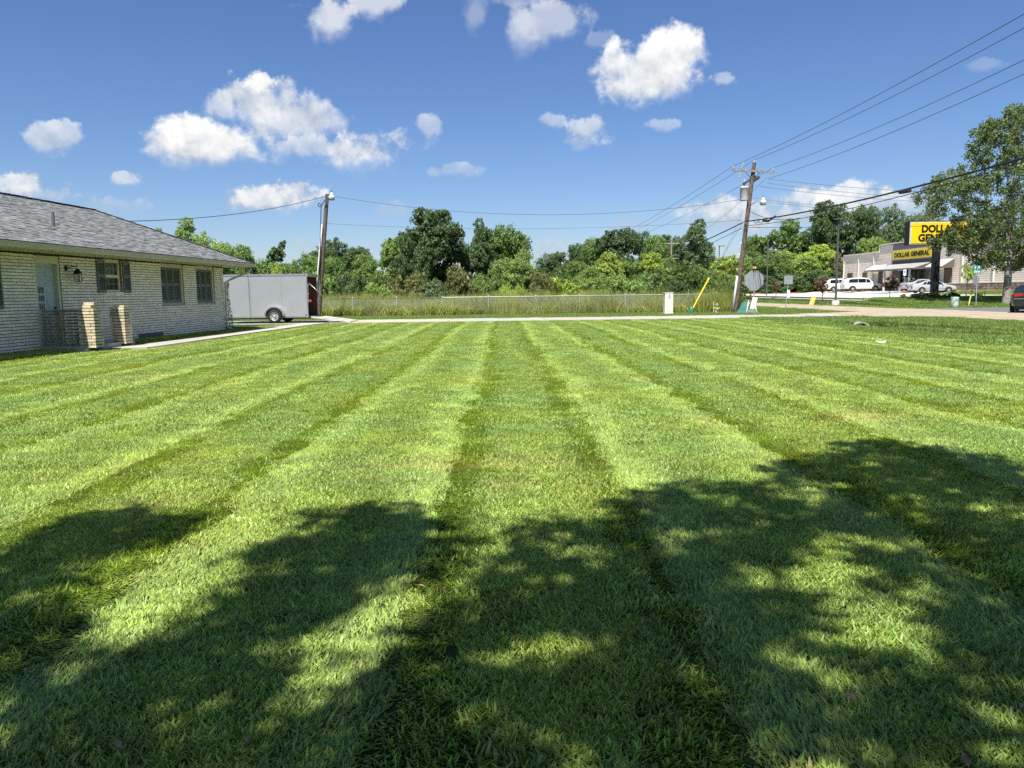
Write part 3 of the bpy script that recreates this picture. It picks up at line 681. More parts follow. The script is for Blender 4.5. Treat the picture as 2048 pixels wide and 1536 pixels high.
sp = MB(); sp.lathe([(0, .0), (.05, 0), (.055, -.03), (.03, -.06), (0, -.06)], (EO*.35, dep(399)-.35, EZ-.16), 12); sp.lathe([(.02, 0), (.06, -.05), (.065, -.10), (0, -.09)], (EO*.35+.05, dep(399)-.35, EZ-.19), 12); sp.build('soffit_lamp', mat('white_plastic', (.7, .7, .66), .5), house)
# wall lantern
lan = thing('wall_lantern', 'black coach lantern on the cream brick wall right of the pale blue door', 'lantern', (A0.x, A0.y, 0), HZ)
t = dep(146); lz = 2.02+ZB
m = MB(); m.lathe([(0, .0), (.07, .005), (.07, .02), (.05, .035), (0, .04)], (.004, t-.18, lz+.12), 14, axis='x'); m.build('wall_plate', blk, lan)
m = MB(); m.tube([(.03, t-.18, lz+.12), (.12, t-.14, lz+.16), (.2, t-.05, lz+.17), (.22, t, lz+.14)], .012, 6); m.cyl((.22, t, lz+.08), (.22, t, lz+.30), .010, .003, 6); m.build('bracket', blk, lan)
m = MB(); m.lathe([(.02, .10), (.05, .09), (.09, .04), (.125, -.02), (.125, -.03), (.0, -.03)], (.22, t, lz), 6, smooth=False)
for i in range(6):
    u = math.pi*2*i/6; c_, s_ = math.cos(u), math.sin(u); m.cyl((.22+.11*c_, t+.11*s_, lz-.03), (.22+.10*c_, t+.10*s_, lz-.24), .006, n=5)
m.lathe([(0, -.24), (.105, -.24), (.105, -.255), (0, -.26)], (.22, t, lz), 6, smooth=False); m.build('cage', blk, lan)
m = MB(); m.lathe([(.10, -.03), (.092, -.24)], (.22, t, lz), 6, smooth=False); m.build('glass_shade', mat('clear_glass', (.9, .9, .9), .1, var=0, trans=.95), lan)
m = MB(); m.lathe([(0, -.10), (.03, -.13), (.022, -.17), (.015, -.2), (.015, -.24)], (.22, t, lz), 8); m.build('bulb', mat('bulb_white', (.8, .8, .75), .3), lan)

# porch screen, pillars, slab
pcol = mat('porch_brick', (.27, .24, .165), .85, var=.15, scale=6, bump=.4, coord='World', rnd=.12, stain=((.2, .17, .12), 5, .6, .5))
pun = MB().box((-.5, -.5, -.5), (.5, .5, .5)).mesh('porch_brick', pcol)
slab_ = tag(MB().box((-12.28, 20.02, -.05), (-11.0, 22.5, .17)).box((-12.28, 19.9, -.05), (-11.0, 20.0, .10)).build('porch_slab', conc), 'low concrete porch slab under the open brick screen', 'porch')
scr = thing('brick_screen', 'open lattice screen of olive brown bricks beside the pale blue door', 'brick screen', (-12.24, 20.2, .17))
Ls = .98; row = 0; z = 0.0
while z < .90:
    top = z > .80
    if top:
        n = 3
        for i in range(n): obj('brick', pun, scr, (Ls*(i+.5)/n, 0, z+.033), (0, 0, random.uniform(-.01, .01)), (Ls/n-.010, .10, .066))
    else:
        x = -.02 if row % 2 else -.17
        while x < Ls-.02:
            a, b = max(0, x), min(Ls, x+.245)
            if b-a > .03: obj('brick', pun, scr, ((a+b)/2, 0, z+.030), (0, 0, random.uniform(-.01, .01)), (b-a, .10, .058))
            x += .33
    z += BH; row += 1
pun0 = pun; pun = MB().box((-.5, -.5, -.5), (.5, .5, .5)).mesh('pillar_brick', mat('pillar_brick', (.62, .53, .36), .85, var=.15, scale=6, bump=.4, coord='World', rnd=.12, stain=((.3, .25, .17), 5, .6, .5)))
def pillar(x, y, n, label, extra):
    p = thing('brick_pillar', label, 'pillar', (x, y, .12), group='brick pillars of the porch')
    MB().box((-.165, -.165, -.05), (.165, .165, n*BH-.02)).build('core', mortar, p)
    for r in range(n):
        z = r*BH; s = 1 if r % 2 else -1; L = .30; w = .095; e = .205
        for q in range(4):
            rot = q*math.pi/2; c_, s_ = math.cos(rot), math.sin(rot)
            for (u, ln) in ((-e+L/2 if r % 2 else e-L/2, L), (e-.045 if r % 2 else -e+.045, .088)):
                if ln < .1: continue
                px, py = u, -e+w/2+random.uniform(-.004, .004)
                obj('brick', pun, p, (px*c_-py*s_, px*s_+py*c_, z+.033), (0, 0, rot+random.uniform(-.01, .01)), (L, w, .061))
    for dx, dy, dz, wx, wy, wz in extra: obj('capstone', pun, p, (dx, dy, n*BH+dz), (0, 0, random.uniform(-.06, .06)), (wx, wy, wz), label='weathered loose brick on the pillar top')
    return p
g1 = PY(175, 690, 20.2); g2 = PY(235, 690, 21.9)
pillar(-11.02, 20.25, 13, 'brick porch pillar with a loose brick stack on top, joined to the lattice screen', [(.0, -.02, .035, .24, .30, .066), (.02, 0, .11, .30, .20, .07)])
pillar(-11.06, 21.9, 13, 'freestanding brick porch pillar beside the pale walkway', [(.02, .0, .02, .30, .28, .035)])

# pale climbing growth at the corner
iv = MB(); rr = random.Random(5)
cx0 = A0.x+.75+.1; cy0 = A0.y+T1+.12
for i in range(520):
    h = rr.random()**1.3*1.9; wdt = .08+.16*max(0, 1-h/1.2)
    c = Vector((-11.56+rr.random()*wdt, 31.46+rr.uniform(0, .25), .1+h)); a = Vector((rr.uniform(-1, 1), rr.uniform(-1, 1), rr.uniform(-1, 1))).normalized()*.035; b = a.cross(Vector((rr.random(), rr.random(), 1))).normalized()*.02
    iv.add([c-a, c+b, c+a, c-b], [(0, 1, 2, 3)])
iv.tube([(-11.5, 31.5, .05), (-11.53, 31.52, .8), (-11.5, 31.5, 2.0)], .012, 5)
tag(iv.build('climbing_plant', mat('dead_vine', (.42, .44, .47), .8, var=.2, scale=20)), 'ragged pale grey climbing plant behind the downspout at the house corner', 'plant')
# ================================================================ trailer
whitealu = mat('trailer_skin', (.335, .352, .360), .38, var=.03, scale=1.2, metal=.15, spec=.5, coord='World', stain=((.36, .38, .40), 1.5, .62, .35))
alu = mat('aluminium', (.62, .63, .64), .35, metal=.8, var=.05, coord='World')
rub = mat('rubber', (.02, .02, .021), .85, var=.1); dark = mat('black_paint', (.018, .018, .02), .5)
ply = mat('plywood_red', (.13, .055, .025), .7, var=.2, scale=4, coord='World')
TY = 38.9; TYB = 40.9; s = lambda px, py: PY(px, py, TY)
xr = s(613, 600).x+.06; xl = s(446, 600).x-.45; zt0 = s(610, 633.5).z; zt1 = s(612, 547.5).z
trailer = thing('cargo_trailer', 'silver grey enclosed cargo trailer with its rear ramp lowered on the driveway', 'trailer', (xl, TY, 0.035))
L = xr-xl; z0, z1 = zt0-.035, zt1-.035; D = TYB-TY
m = MB(); m.box((0, 0, z0), (L, .03, z1)); m.box((0, D-.03, z0), (L, D, z1)); m.box((0, .03, z0), (L, D-.03, z0+.04)); m.box((0, .03, z1-.03), (L, D-.03, z1)); m.prism([(0, .03), (-.55, D/2), (0, D-.03)], z0, z1, 'z')
body = m.build('body', whitealu, trailer)
m = MB(); m.box((.02, D-.045, z0+.045), (L-.02, D-.032, z1-.035)); m.box((.02, .032, z0+.045), (L-.02, .045, z1-.035)); m.box((.02, .05, z0+.041), (L-.02, D-.05, z0+.05)); m.build('inner_lining', ply, trailer)
m = MB()
for a, b in (((-.02, -.014, z1-.09), (L+.01, -.002, z1+.01)), ((-.02, -.014, z0-.03), (L+.01, -.002, z0+.05)), ((L-.06, -.012, z0+.05), (L+.012, -.001, z1-.09)), ((L+.0, .0, z1-.14), (L+.05, D, z1+.01))): m.box(a, b)
m.build('trim', alu, trailer)
seams = MB()
for px in (501, 563): x = s(px, 600).x-xl; seams.box((x-.012, -.009, z0+.05), (x+.012, -.001, z1-.09))
x0s = s(501, 600).x-xl
while x0s > 0.6: x0s -= 1.55; seams.box((x0s-.012, -.009, z0+.05), (x0s+.012, -.001, z1-.09))
seams.build('seam', mat('seam_grey', (.33, .35, .38), .5), trailer)
rv_ = MB(); rr_ = random.Random(4)
for xx in [s(501, 600).x-xl, s(563, 600).x-xl, .05, L-.05]:
    zz = z0+.1
    while zz < z1-.1: rv_.box((xx-.03, -.0125, zz-.006), (xx-.018, -.0092, zz+.006)); rv_.box((xx+.018, -.0125, zz-.006), (xx+.03, -.0092, zz+.006)); zz += .12
rv_.build('rivet', alu, trailer, kind='stuff')
mk = MB()
for xx, zz in ((L-.12, z0+.12), (L*.5, z1-.05), (L-.1, z1-.05)): mk.box((xx-.04, -.025, zz-.015), (xx+.04, -.0145, zz+.015))
mk.build('marker_light', mat('marker_amber', (.5, .12, .02), .4), trailer)
wc = s(551, 632).x-xl; wr = .36
m = MB(); k = 14; pr = [(wc+.50*math.cos(math.pi*i/k), wr+.02+.47*math.sin(math.pi*i/k)) for i in range(k+1)]; pr2 = [(wc+.43*math.cos(math.pi*i/k), wr+.02+.40*math.sin(math.pi*i/k)) for i in range(k+1)][::-1]
m.prism(pr+pr2, -.24, -.003, 'y'); m.build('fender', alu, trailer)
m = MB(); m.prism([(wc+.43*math.cos(math.pi*i/k), wr+.02+.40*math.sin(math.pi*i/k)) for i in range(k+1)], -.006, -.001, 'y'); m.build('wheel_arch', dark, trailer)
def wheel(parent, c, r, w, rimm, n=22, spokes=0, out=-1, axis='y', rimr=.62):
    c = Vector(c); t = MB(); h = w/2
    t.lathe([(r*rimr, -h), (r*.86, -h), (r*.97, -h*.75), (r, -h*.4), (r, h*.4), (r*.97, h*.75), (r*.86, h), (r*.60, h)], c, n, axis=axis); o = t.build('wheel', rub, parent)
    q = MB(); e = out
    q.lathe([(r*rimr, e*h*.93), (r*(rimr-.05), e*h*.75), (r*(rimr-.06), e*h*.2), (0, e*h*.2)], c, n, axis=axis)
    ns = spokes or 8
    for i in range(ns):
        a = 2*math.pi*i/ns; u, v = math.cos(a), math.sin(a); R2 = r*(rimr-.05)
        off = lambda rad, s_: Vector((rad*u-s_*v, 0, rad*v+s_*u)) if axis == 'y' else Vector((0, rad*u-s_*v, rad*v+s_*u))
        ax = Vector((0, e*h*.7, 0)) if axis == 'y' else Vector((e*h*.7, 0, 0))
        pts = [c+ax+off(r*.08, -r*.07), c+ax+off(R2, -r*.05), c+ax+off(R2, r*.05), c+ax+off(r*.08, r*.07)]
        q.add(pts, [(0, 1, 2, 3)])
    q.lathe([(r*.16, e*h*.2), (r*.15, e*h*.78), (0, e*h*.82)], c, 10, axis=axis)
    q.build('rim', rimm, o); return o
rimw = mat('rim_light', (.62, .62, .63), .35, metal=.6, var=.03)
wheel(trailer, (wc, -.12, wr), wr, .2, rimw); wheel(trailer, (wc, D+.12, wr), wr, .2, rimw, out=1)
m = MB(); m.cyl((wc, -.05, wr), (wc, D+.05, wr), .04, n=8); m.box((-.4, .25, z0-.10), (L, .33, z0-.001)); m.box((-.4, D-.33, z0-.10), (L, D-.25, z0-.001)); m.box((-1.9, D/2-.05, z0-.1), (.2, D/2+.05, z0-.03)); m.build('chassis', dark, trailer)
# ramp door lying to the ground
re = s(699, 641).x-xl; m = MB(); Lr = math.hypot(re-L, z0)
Mr = Matrix.Translation((L+.03, 0, z0)) @ Matrix.Rotation(math.atan2(z0-.03, re-L), 4, 'Y')
m.box((0, .08, -.03), (Lr, D-.08, .015), M=Mr); m.box((0, .02, -.04), (Lr, .08, .03), M=Mr); m.box((0, D-.08, -.04), (Lr, D-.02, .03), M=Mr)
for i in range(6): m.box((.3+i*.42, .09, .016), (.33+i*.42, D-.09, .025), M=Mr)
m.build('ramp', mat('ramp_grey', (.50, .47, .42), .7, var=.12, scale=5, coord='World'), trailer)
m = MB(); m.box((L-.1, -.01, z0-.10), (L+.12, .12, z0+.06)); m.build('corner_block', dark, trailer)
m = MB()
for zz0, zz1 in ((z0+1.5, z0+1.62), (z0+1.1, z0+1.18), (z0+.75, z0+.83)): m.box((L+.013, .03, zz0), (L+.05, .07, zz1))
m.cyl((L+.03, .05, z0+.7), (L+.03, .05, z0+1.65), .012, n=6); m.build('latch_bar', mat('galvanised', (.5, .5, .5), .4, metal=.5), trailer)
m = MB(); m.tube([(L-.02, .15, z0+1.75), (L+.55, .2, z0+1.2), (L+1.3, .25, z0+.3)], .012, 5); m.build('ramp_cable', alu, trailer)
m = MB(); m.lathe([(0, -.01), (.07, 0), (.08, .05), (0, .06)], (L+.08, .14, z0+.78), 12, axis='y'); m.build('marker_lamp', mat('red_plastic', (.5, .02, .015), .4), trailer)

# ================================================================ wooden poles
woodp = mat('pole_wood', (.15, .115, .085), .9, var=.3, scale=7, bump=.7, bscale=30, coord='World', stain=((.26, .22, .18), 9, .58, .6))
grayp = mat('weathered_wood', (.30, .27, .23), .9, var=.25, scale=7, bump=.5, coord='World')
galv = mat('galvanised', (.5, .5, .5), .4, metal=.5); wireb = mat('wire_black', (.02, .022, .026), .6, var=0); wireg = mat('wire_grey', (.09, .10, .12), .6, var=0)
pvc = mat('pvc', (.62, .63, .64), .5, var=.04)
glassin = mat('insulator', (.45, .47, .45), .25, var=.1, spec=.7)
PYL = 48.0; pb = PY(635, 629, PYL); pt = PY(654.5, 388, PYL)
p1 = thing('utility_pole', 'short leaning wooden pole with a white conduit behind the cargo trailer', 'utility pole', (pb.x, PYL, 0), group='wooden utility poles')
tp = pt-Vector((pb.x, PYL, 0))
MB().cyl((0, 0, -.3), tp, .17, .11, 14).build('pole', woodp, p1)
m = MB(); q0 = PY(628, 626, PYL-.25); q1 = PY(642, 408, PYL-.25)
b_ = Vector((pb.x, PYL, 0)); m.tube([q0-b_-Vector((0, 0, .2)), q1-b_-Vector((0, 0, 1.2))], .045, 8); m.build('conduit', pvc, p1)
m = MB(); k = [PY(x, y, PYL-.28)-b_ for x, y in ((638, 560), (640, 500), (642, 420), (643, 410), (638, 406), (636, 411), (639, 414), (644, 409), (650, 400))]; m.tube(k, .028, 6); m.build('cable_loop', wireb, p1)
def lamp(parent, o, dirx, sc_=1.0):
    m = MB(); m.tube([o, o+Vector((.25*sc_*dirx, 0, .05))], .025, 6); m.build('lamp_arm', galv, parent)
    c = o+Vector((.38*sc_*dirx, -.05, 0)); m = MB(); m.lathe([(0, .28), (.05, .27), (.06, .20), (.09, .18), (.11, .08), (.20, 0), (.20, -.03)], c, 14); h = m.build('lamp_head', mat('lamp_white', (.72, .72, .70), .4), parent)
    m = MB(); m.lathe([(.185, -.03), (.20, -.06), (.17, -.20), (0, -.21)], c, 14); m.build('lamp_shade', mat('lamp_glass', (.42, .42, .38), .25, var=.1), parent)
    m = MB(); m.lathe([(.035, .28), (.035, .36), (0, .37)], c, 8); m.build('photocell', dark, parent)
lamp(p1, PY(655, 396, PYL)-b_+Vector((0, -.08, .05)), 1, .75)

PR = 48.5; rb = PY(1470, 625, PR); rt_ = PY(1508.5, 326, PR); rb.z = 0
p2 = thing('utility_pole', 'tall leaning wooden pole with crossarm and transformer beside the stop sign', 'utility pole', (rb.x, PR, 0), group='wooden utility poles')
Pd = lambda px, py, dy=0.0: PY(px, py, PR+dy)-Vector((rb.x, PR, 0))
tp2 = rt_-Vector((rb.x, PR, 0)); ax2 = tp2.normalized()
MB().cyl(-ax2*.4, tp2, .165, .115, 16).build('pole', woodp, p2)
m = MB(); a, b = Pd(1464, 340, -.16), Pd(1548, 344, -.16); d = (b-a).normalized(); rm = d.to_track_quat('X', 'Z').to_matrix().to_4x4(); Lc = (b-a).length
m.box((0, -.05, -.06), (Lc, .05, .06), M=Matrix.Translation(a) @ rm); m.build('crossarm', grayp, p2)
m = MB(); m.tube([Pd(1491, 344, -.22), Pd(1502, 357, -.2)], .02, 4); m.tube([Pd(1520, 345, -.22), Pd(1508, 356, -.2)], .02, 4); m.build('brace', dark, p2)
def ins(parent, c, h=.16, r=.055):
    m = MB(); m.cyl(c-Vector((0, 0, .10)), c+Vector((0, 0, .03)), .012, n=5); m.lathe([(.03, 0), (r, .01), (r, .04), (.03, .06), (r*.9, .09), (r*.8, h-.02), (.02, h), (0, h)], c, 10); m.build('insulator', glassin, parent)
insA, insB, insC = Pd(1467, 337, -.16), Pd(1546, 341, -.16), tp2+Vector((0, 0, .02))
for c in (insA, insB, insC): ins(p2, c)
for y0_, pts in ((.2, ((1487, 368), (1510, 353))), (-.2, ((1504, 364), (1519, 354)))):
    a, b = Pd(*pts[0], -y0_*1.6), Pd(*pts[1], y0_*1.2-.25*(y0_ < 0)); d = (b-a).normalized(); m = MB(); m.box((0, -.055, -.065), ((b-a).length, .055, .065), M=Matrix.Translation(a) @ d.to_track_quat('X', 'Z').to_matrix().to_4x4()); m.build('crossarm', woodp, p2)
ins(p2, Pd(1489, 364, -.3), .15)
m = MB(); tc_ = Pd(1488.5, 388, -.15); r = .26; h = .80
m.lathe([(0, -h/2), (r*.95, -h/2), (r, -h/2+.03), (r, h/2-.06), (r*1.05, h/2-.05), (r*1.05, h/2), (r*.8, h/2+.04), (0, h/2+.05)], tc_, 20); m.build('transformer', mat('transformer_grey', (.58, .60, .62), .5, var=.08, coord='World', stain=((.32, .13, .06), 3.4, .56, .85)), p2)
m = MB(); m.lathe([(.03, 0), (.05, .03), (.03, .06), (.05, .1), (.03, .13), (.02, .25)], tc_+Vector((0, 0, h/2+.03)), 8); m.build('bushing', glassin, p2)
m = MB(); m.cyl(Pd(1483.5, 341, -.24), Pd(1487, 324, -.24), .035, n=8); m.cyl(Pd(1479, 355, -.24), Pd(1483, 344, -.24), .05, .035, n=8); m.build('cutout_fuse', mat('fuse_grey', (.36, .36, .33), .5), p2)
lamp(p2, Pd(1500, 404, -.1), 1, 2.1)
m = MB(); m.tube([Pd(1499, 420, -.2), Pd(1502, 410, -.2), Pd(1510, 405, -.2)], .02, 5); m.build('lamp_cable', wireb, p2)
m = MB(); m.tube([Pd(1464, 627, -.22)-Vector((0, 0, .2)), Pd(1474.5, 552, -.2)], .07, 8); m.build('cable_guard', mat('guard_grey', (.50, .52, .55), .5, var=.08, coord='World'), p2)
m = MB()
for (x, y) in ((1481, 486), (1478, 508), (1474, 538)): c = Pd(x, y, -.17); m.box((c.x-.06, c.y-.02, c.z-.02), (c.x+.08, c.y+.0, c.z+.03))
m.build('pole_tag', mat('tag_white', (.75, .75, .72), .5), p2)
# guy wire and its yellow guard
guy = thing('guy_wire', 'guy wire with a yellow plastic guard slanting up from the green ground anchor', 'guy wire', (G(1386, 624).x, 47.2, 0))
gb = Vector((G(1386, 624).x, 47.2, 0)); g0 = PY(1385, 618, 47.2); g1 = PY(1419, 556, 47.7); g2_ = PY(1487, 443, 48.3)
MB().tube([g0-gb, g1-gb, g2_-gb], .012, 5).build('wire', wireg, guy); MB().cyl(g0-gb, g1-gb+Vector((-.02, 0, 0)), .045, .05, 8).build('guard', mat('guard_yellow', (.75, .55, .03), .5, var=.05), guy)
guy2 = thing('guy_wire', 'thin bare guy wire running from the tall pole down into the hedge', 'guy wire', (PY(1420, 500, 52).x, 52, 0)); bb = Vector(guy2.location)
MB().tube([PY(1487, 420, 48.6)-bb, PY(1452, 500, 50)-bb, PY(1405, 612, 54)-bb], .008, 4).build('wire', wireg, guy2)
def small(name, label, cat, parts, group=None):
    """one thing out of world-space parts"""
    m0 = parts[0][1]; vs = np.array(m0.v); o = Vector((vs[:, 0].mean(), vs[:, 1].mean(), vs[:, 2].min()))
    t = thing(name, label, cat, o, group=group)
    for nm, mb, mt in parts:
        mb.v = [(x-o.x, y-o.y, z-o.z) for x, y, z in mb.v]; mb.build(nm, mt, t)
    return t
# green anchor box, stake, hydrant
m = MB(); c = G(1382.5, 625.5); c.y = 47.2; c.x = PY(1382.5, 620, 47.2).x
m.lathe([(.13, -.05), (.135, .33), (.10, .36), (.10, .44), (0, .45)], c, 12); small('anchor_box', 'dark green plastic post at the foot of the yellow guy guard', 'marker post', [('post', m, mat('green_plastic', (.015, .16, .085), .45))])
m = MB(); c = PY(1427, 625, 48.2); c.z = 0; m.box((c.x-.02, c.y-.02, -.1), (c.x+.025, c.y+.02, .72)); small('stake', 'thin pale wooden stake beside the fire hydrant', 'stake', [('stake', m, mat('pale_wood', (.62, .50, .33), .8))])
c = PY(1433.5, 625, 47.9); c.z = 0
m = MB(); m.lathe([(.10, -.05), (.10, .08), (.085, .1), (.085, .40), (.10, .42), (.10, .45)], c, 14); m.cyl(c+Vector((-.16, 0, .30)), c+Vector((.17, 0, .30)), .05, n=10); m.cyl(c+Vector((0, -.17, .28)), c+Vector((0, 0, .28)), .065, n=10)
m2 = MB(); m2.lathe([(.13, .45), (.13, .48), (.10, .53), (.08, .58), (.03, .60), (.025, .66), (0, .66)], c, 14)
small('fire_hydrant', 'fire hydrant with a yellowish barrel and green cap by the fence end', 'fire hydrant', [('barrel', m, mat('hydrant_yellow', (.55, .43, .18), .5)), ('cap', m2, mat('hydrant_green', (.12, .26, .12), .5))])
# white utility cabinet
c = PY(1336, 626, 46.5); c.z = 0; x0 = PY(1330, 600, 46.5).x; x1 = PY(1346.3, 600, 46.5).x
m = MB(); m.box((x0, c.y, .03), (x1, c.y+.55, 1.27)); m.box((x0-.02, c.y-.02, 1.27), (x1+.02, c.y+.57, 1.31)); m.box((x0-.01, c.y-.01, .03), (x1+.01, c.y-.001, .12))
m2 = MB(); m2.box((x0+.22, c.y-.018, .95), (x0+.32, c.y-.011, 1.20)); m3 = MB(); m3.box((x0-.4, c.y-.15, -.06), (x1+.9, c.y+.8, .025))
m4 = MB(); m4.box((x0+.02, c.y-.012, .16), (x0+(x1-x0)*.5-.01, c.y-.002, 1.24)); m4.box((x0+(x1-x0)*.5+.01, c.y-.012, .16), (x1-.02, c.y-.002, 1.24))
cabm = mat('cabinet_white', (.70, .68, .60), .5, var=.04, coord='World')
small('utility_cabinet', 'off white metal utility cabinet in front of the chain link fence', 'utility cabinet', [('cabinet', m, cabm), ('meter_label', m2, galv), ('pad', m3, conc), ('door', m4, cabm)])
# folded green slide and white bench lying beside the pole
ps = lambda px, py, Y: PY(px, py, Y)
gm = mat('green_board', (.02, .14, .12), .5, var=.12, coord='World')
m = MB(); zf = .02
lowL, lowR = ps(1472.5, 626.5, 46.2), ps(1496, 626.5, 46.2); lowL.z = lowR.z = zf; topL, topR = ps(1487, 603.5, 46.9), ps(1496.5, 603, 46.9)
for k in range(3):
    a0, a1 = k/3+.01, (k+1)/3-.01
    q = [lowL.lerp(topL, a0), lowR.lerp(topR, a0), lowR.lerp(topR, a1), lowL.lerp(topL, a1)]; off = Vector((0, .06, 0)); m.add(q+[p+off for p in q], [(0,1,2,3),(7,6,5,4),(0,4,5,1),(1,5,6,2),(2,6,7,3),(3,7,4,0)])
small('leaning_board', 'dark green folded panel slumped against the white bench by the pole', 'panel', [('panel', m, gm)])
wm = mat('bench_white', (.78, .76, .72), .5, var=.05, coord='World'); m = MB()
a0, a1, b0, b1 = ps(1500, 617.5, 46.0), ps(1508, 618, 46.0), ps(1506, 596, 46.4), ps(1515, 596.5, 46.4); q = [a0, a1, b1, b0]; off = Vector((0, .07, .02)); m.add(q+[p+off for p in q], [(0,1,2,3),(7,6,5,4),(0,4,5,1),(1,5,6,2),(2,6,7,3),(3,7,4,0)])
l = MB(); l.tube([ps(1497.5, 601, 46.4), ps(1494.5, 618, 46.1), ps(1492.5, 626.8, 46)], .025, 5); l.tube([ps(1511, 610, 46.1), ps(1512, 620, 46.0), ps(1516, 627.5, 45.9)], .025, 5)
l2 = MB(); q = [ps(1495.5, 625, 46), ps(1500, 618, 46.02), ps(1508, 618.5, 46.02), ps(1513, 626, 46)]; l2.add(q+[p+Vector((0, .5, 0)) for p in q], [(0,3,2,1),(4,5,6,7),(0,1,5,4),(1,2,6,5),(2,3,7,6)])
l3 = MB(); l3.tube([ps(1498, 618, 46.1), ps(1503, 599, 46.4)], .03, 5, 0); l3.tube([ps(1500, 612, 46.15), ps(1505, 597, 46.42)], .02, 5, 0)
small('bench', 'white bench tipped on its side at the foot of the stop sign', 'bench', [('seat', m, wm), ('leg', l, wm), ('underside', l2, mat('grey_shell', (.25, .25, .24), .7)), ('rail', l3, wireg)])
# signs
steel = mat('sign_back', (.40, .42, .44), .45, metal=.55, var=.12, scale=8, coord='World')
def octa(cx, cz, r, y, th=.006):
    pts = [(cx+r*math.cos(math.pi/8+i*math.pi/4), cz+r*math.sin(math.pi/8+i*math.pi/4)) for i in range(8)]
    m = MB(); m.prism(pts, y, y+th, 'y'); return m
Y = 47.0; c = PY(1508, 560.5, Y); pb_ = PY(1506, 627, Y)
m = octa(c.x, c.z, .62, Y); post = MB(); post.cyl((pb_.x+.02, Y-.04, -.1), (c.x, Y-.04, c.z+.62), .032, n=8)
pl = MB(); q = PY(1507, 579, Y); pl.box((q.x-.22, Y-.001, q.z-.07), (q.x+.22, Y+.005, q.z+.05)); bk = MB(); bk.box((c.x-.09, Y-.08, c.z+.60), (c.x+.09, Y+.08, c.z+.70)); am = MB(); am.box((c.x-.095, Y-.085, c.z+.70), (c.x+.095, Y+.085, c.z+.82)); sn = MB(); sn.box((c.x-.09, Y-.08, c.z+.82), (c.x+.09, Y+.08, c.z+.99)); sn.box((c.x-.03, Y-.06, c.z+.22), (c.x+.03, Y-.01, c.z+.6))
small('stop_sign', 'octagonal sign with a plain grey back and a beacon on top, by the leaning pole', 'road sign', [('sign_plate', m, steel), ('post', post, galv), ('small_plate', pl, steel), ('beacon_amber', am, mat('amber', (.75, .48, .08), .4)), ('beacon_housing', sn, dark), ('beacon_base', bk, dark)], group='octagonal signs seen from behind')
Y = 46.5; c = PY(1577, 560, Y); b2 = PY(1569.5, 627, Y); m = MB(); m.box((c.x-.26, Y, c.z-.25), (c.x+.26, Y+.005, c.z+.25)); post = MB(); post.cyl((b2.x, Y-.03, -.1), (c.x, Y-.03, c.z+.22), .025, n=8); pp = MB(); q = PY(1576, 587, Y); pp.box((q.x-.07, Y-.062, q.z-.24), (q.x+.09, Y-.058, q.z+.22))
small('road_sign', 'square sign seen from its grey back on a leaning post with a small white notice', 'road sign', [('sign_plate', m, steel), ('post', post, galv), ('notice', pp, mat('paper_white', (.75, .76, .78), .7))])
Y = 62.0; gx_ = 26.9
m = MB(); c = PY(1625, 602, 66); c.z -= .0; dx = .2
m.add([(c.x-.32, 66, c.z-.38), (c.x+.1, 66, c.z-.38), (c.x+.32, 66, c.z+.38), (c.x-.1, 66, c.z+.38), (c.x-.32, 66.02, c.z-.38), (c.x+.1, 66.02, c.z-.38), (c.x+.32, 66.02, c.z+.38), (c.x-.1, 66.02, c.z+.38)], [(0,1,2,3),(7,6,5,4),(0,4,5,1),(1,5,6,2),(2,6,7,3),(3,7,4,0)])
m2 = MB(); m2.box((c.x-.17, 65.985, c.z-.28), (c.x+.02, 65.999, c.z-.10)); m2.box((c.x-.02, 65.985, c.z+.10), (c.x+.16, 65.999, c.z+.24)); m2.box((c.x-.08, 65.985, c.z-.04), (c.x+.1, 65.999, c.z+.03)); m3 = MB(); m3.cyl((c.x-.2, 66.01, c.z-.7), (c.x-.15, 66.01, c.z), .012, n=4); m3.cyl((c.x+.1, 66.01, c.z-.7), (c.x+.1, 66.01, c.z), .012, n=4)
small('yard_sign', 'tilted yellow yard sign stuck in the grass on the far side of the road', 'yard sign', [('board', m, mat('yard_yellow', (.80, .52, .05), .6)), ('print', m2, mat('yard_print', (.85, .80, .6), .6)), ('stake', m3, galv)])
# chain link fence
FY = 50.2; fence = thing('chain_link_fence', 'waist high chain link fence in front of the tall unmown grass', 'fence', (0, FY, 0))
pxs = [523, 614, 705, 793, 884.6, 977, 1072, 1159, 1250.6, 1341, 1432.5]
fx = [PY(p, 600, FY).x for p in pxs]; fx = [fx[0]-9*1.0, fx[0]-6, fx[0]-3]+fx
postm = MB(); postm.cyl((0, 0, -.1), (0, 0, 1.20), .035, n=8); postm.lathe([(.045, 1.19), (.045, 1.24), (0, 1.27)], (0, 0, 0), 8); pme = postm.mesh('post', galv)
for x in fx: obj('post', pme, fence, (x, 0, 0))
for a, b in zip(fx[:-1], fx[1:]):
    r = MB().cyl((a, -.01, 1.17), (b, -.01, 1.17), .022, n=6).build('rail', galv if b > -3 else mat('rusty_rail', (.22, .13, .08), .8, var=.3, scale=2, coord='World'), fence)
pw, ph, st = 3.0, 1.12, .075; fm = MB(); wr_ = .0035
def wire(a, b):
    a = Vector(a); b = Vector(b); d = (b-a).normalized(); n1 = d.orthogonal().normalized()*wr_; n2 = d.cross(n1)
    vs = [a+n1, a-n1*.5+n2*.87, a-n1*.5-n2*.87, b+n1, b-n1*.5+n2*.87, b-n1*.5-n2*.87]; fm.add(vs, [(0,1,4,3),(1,2,5,4),(2,0,3,5)])
x = -ph
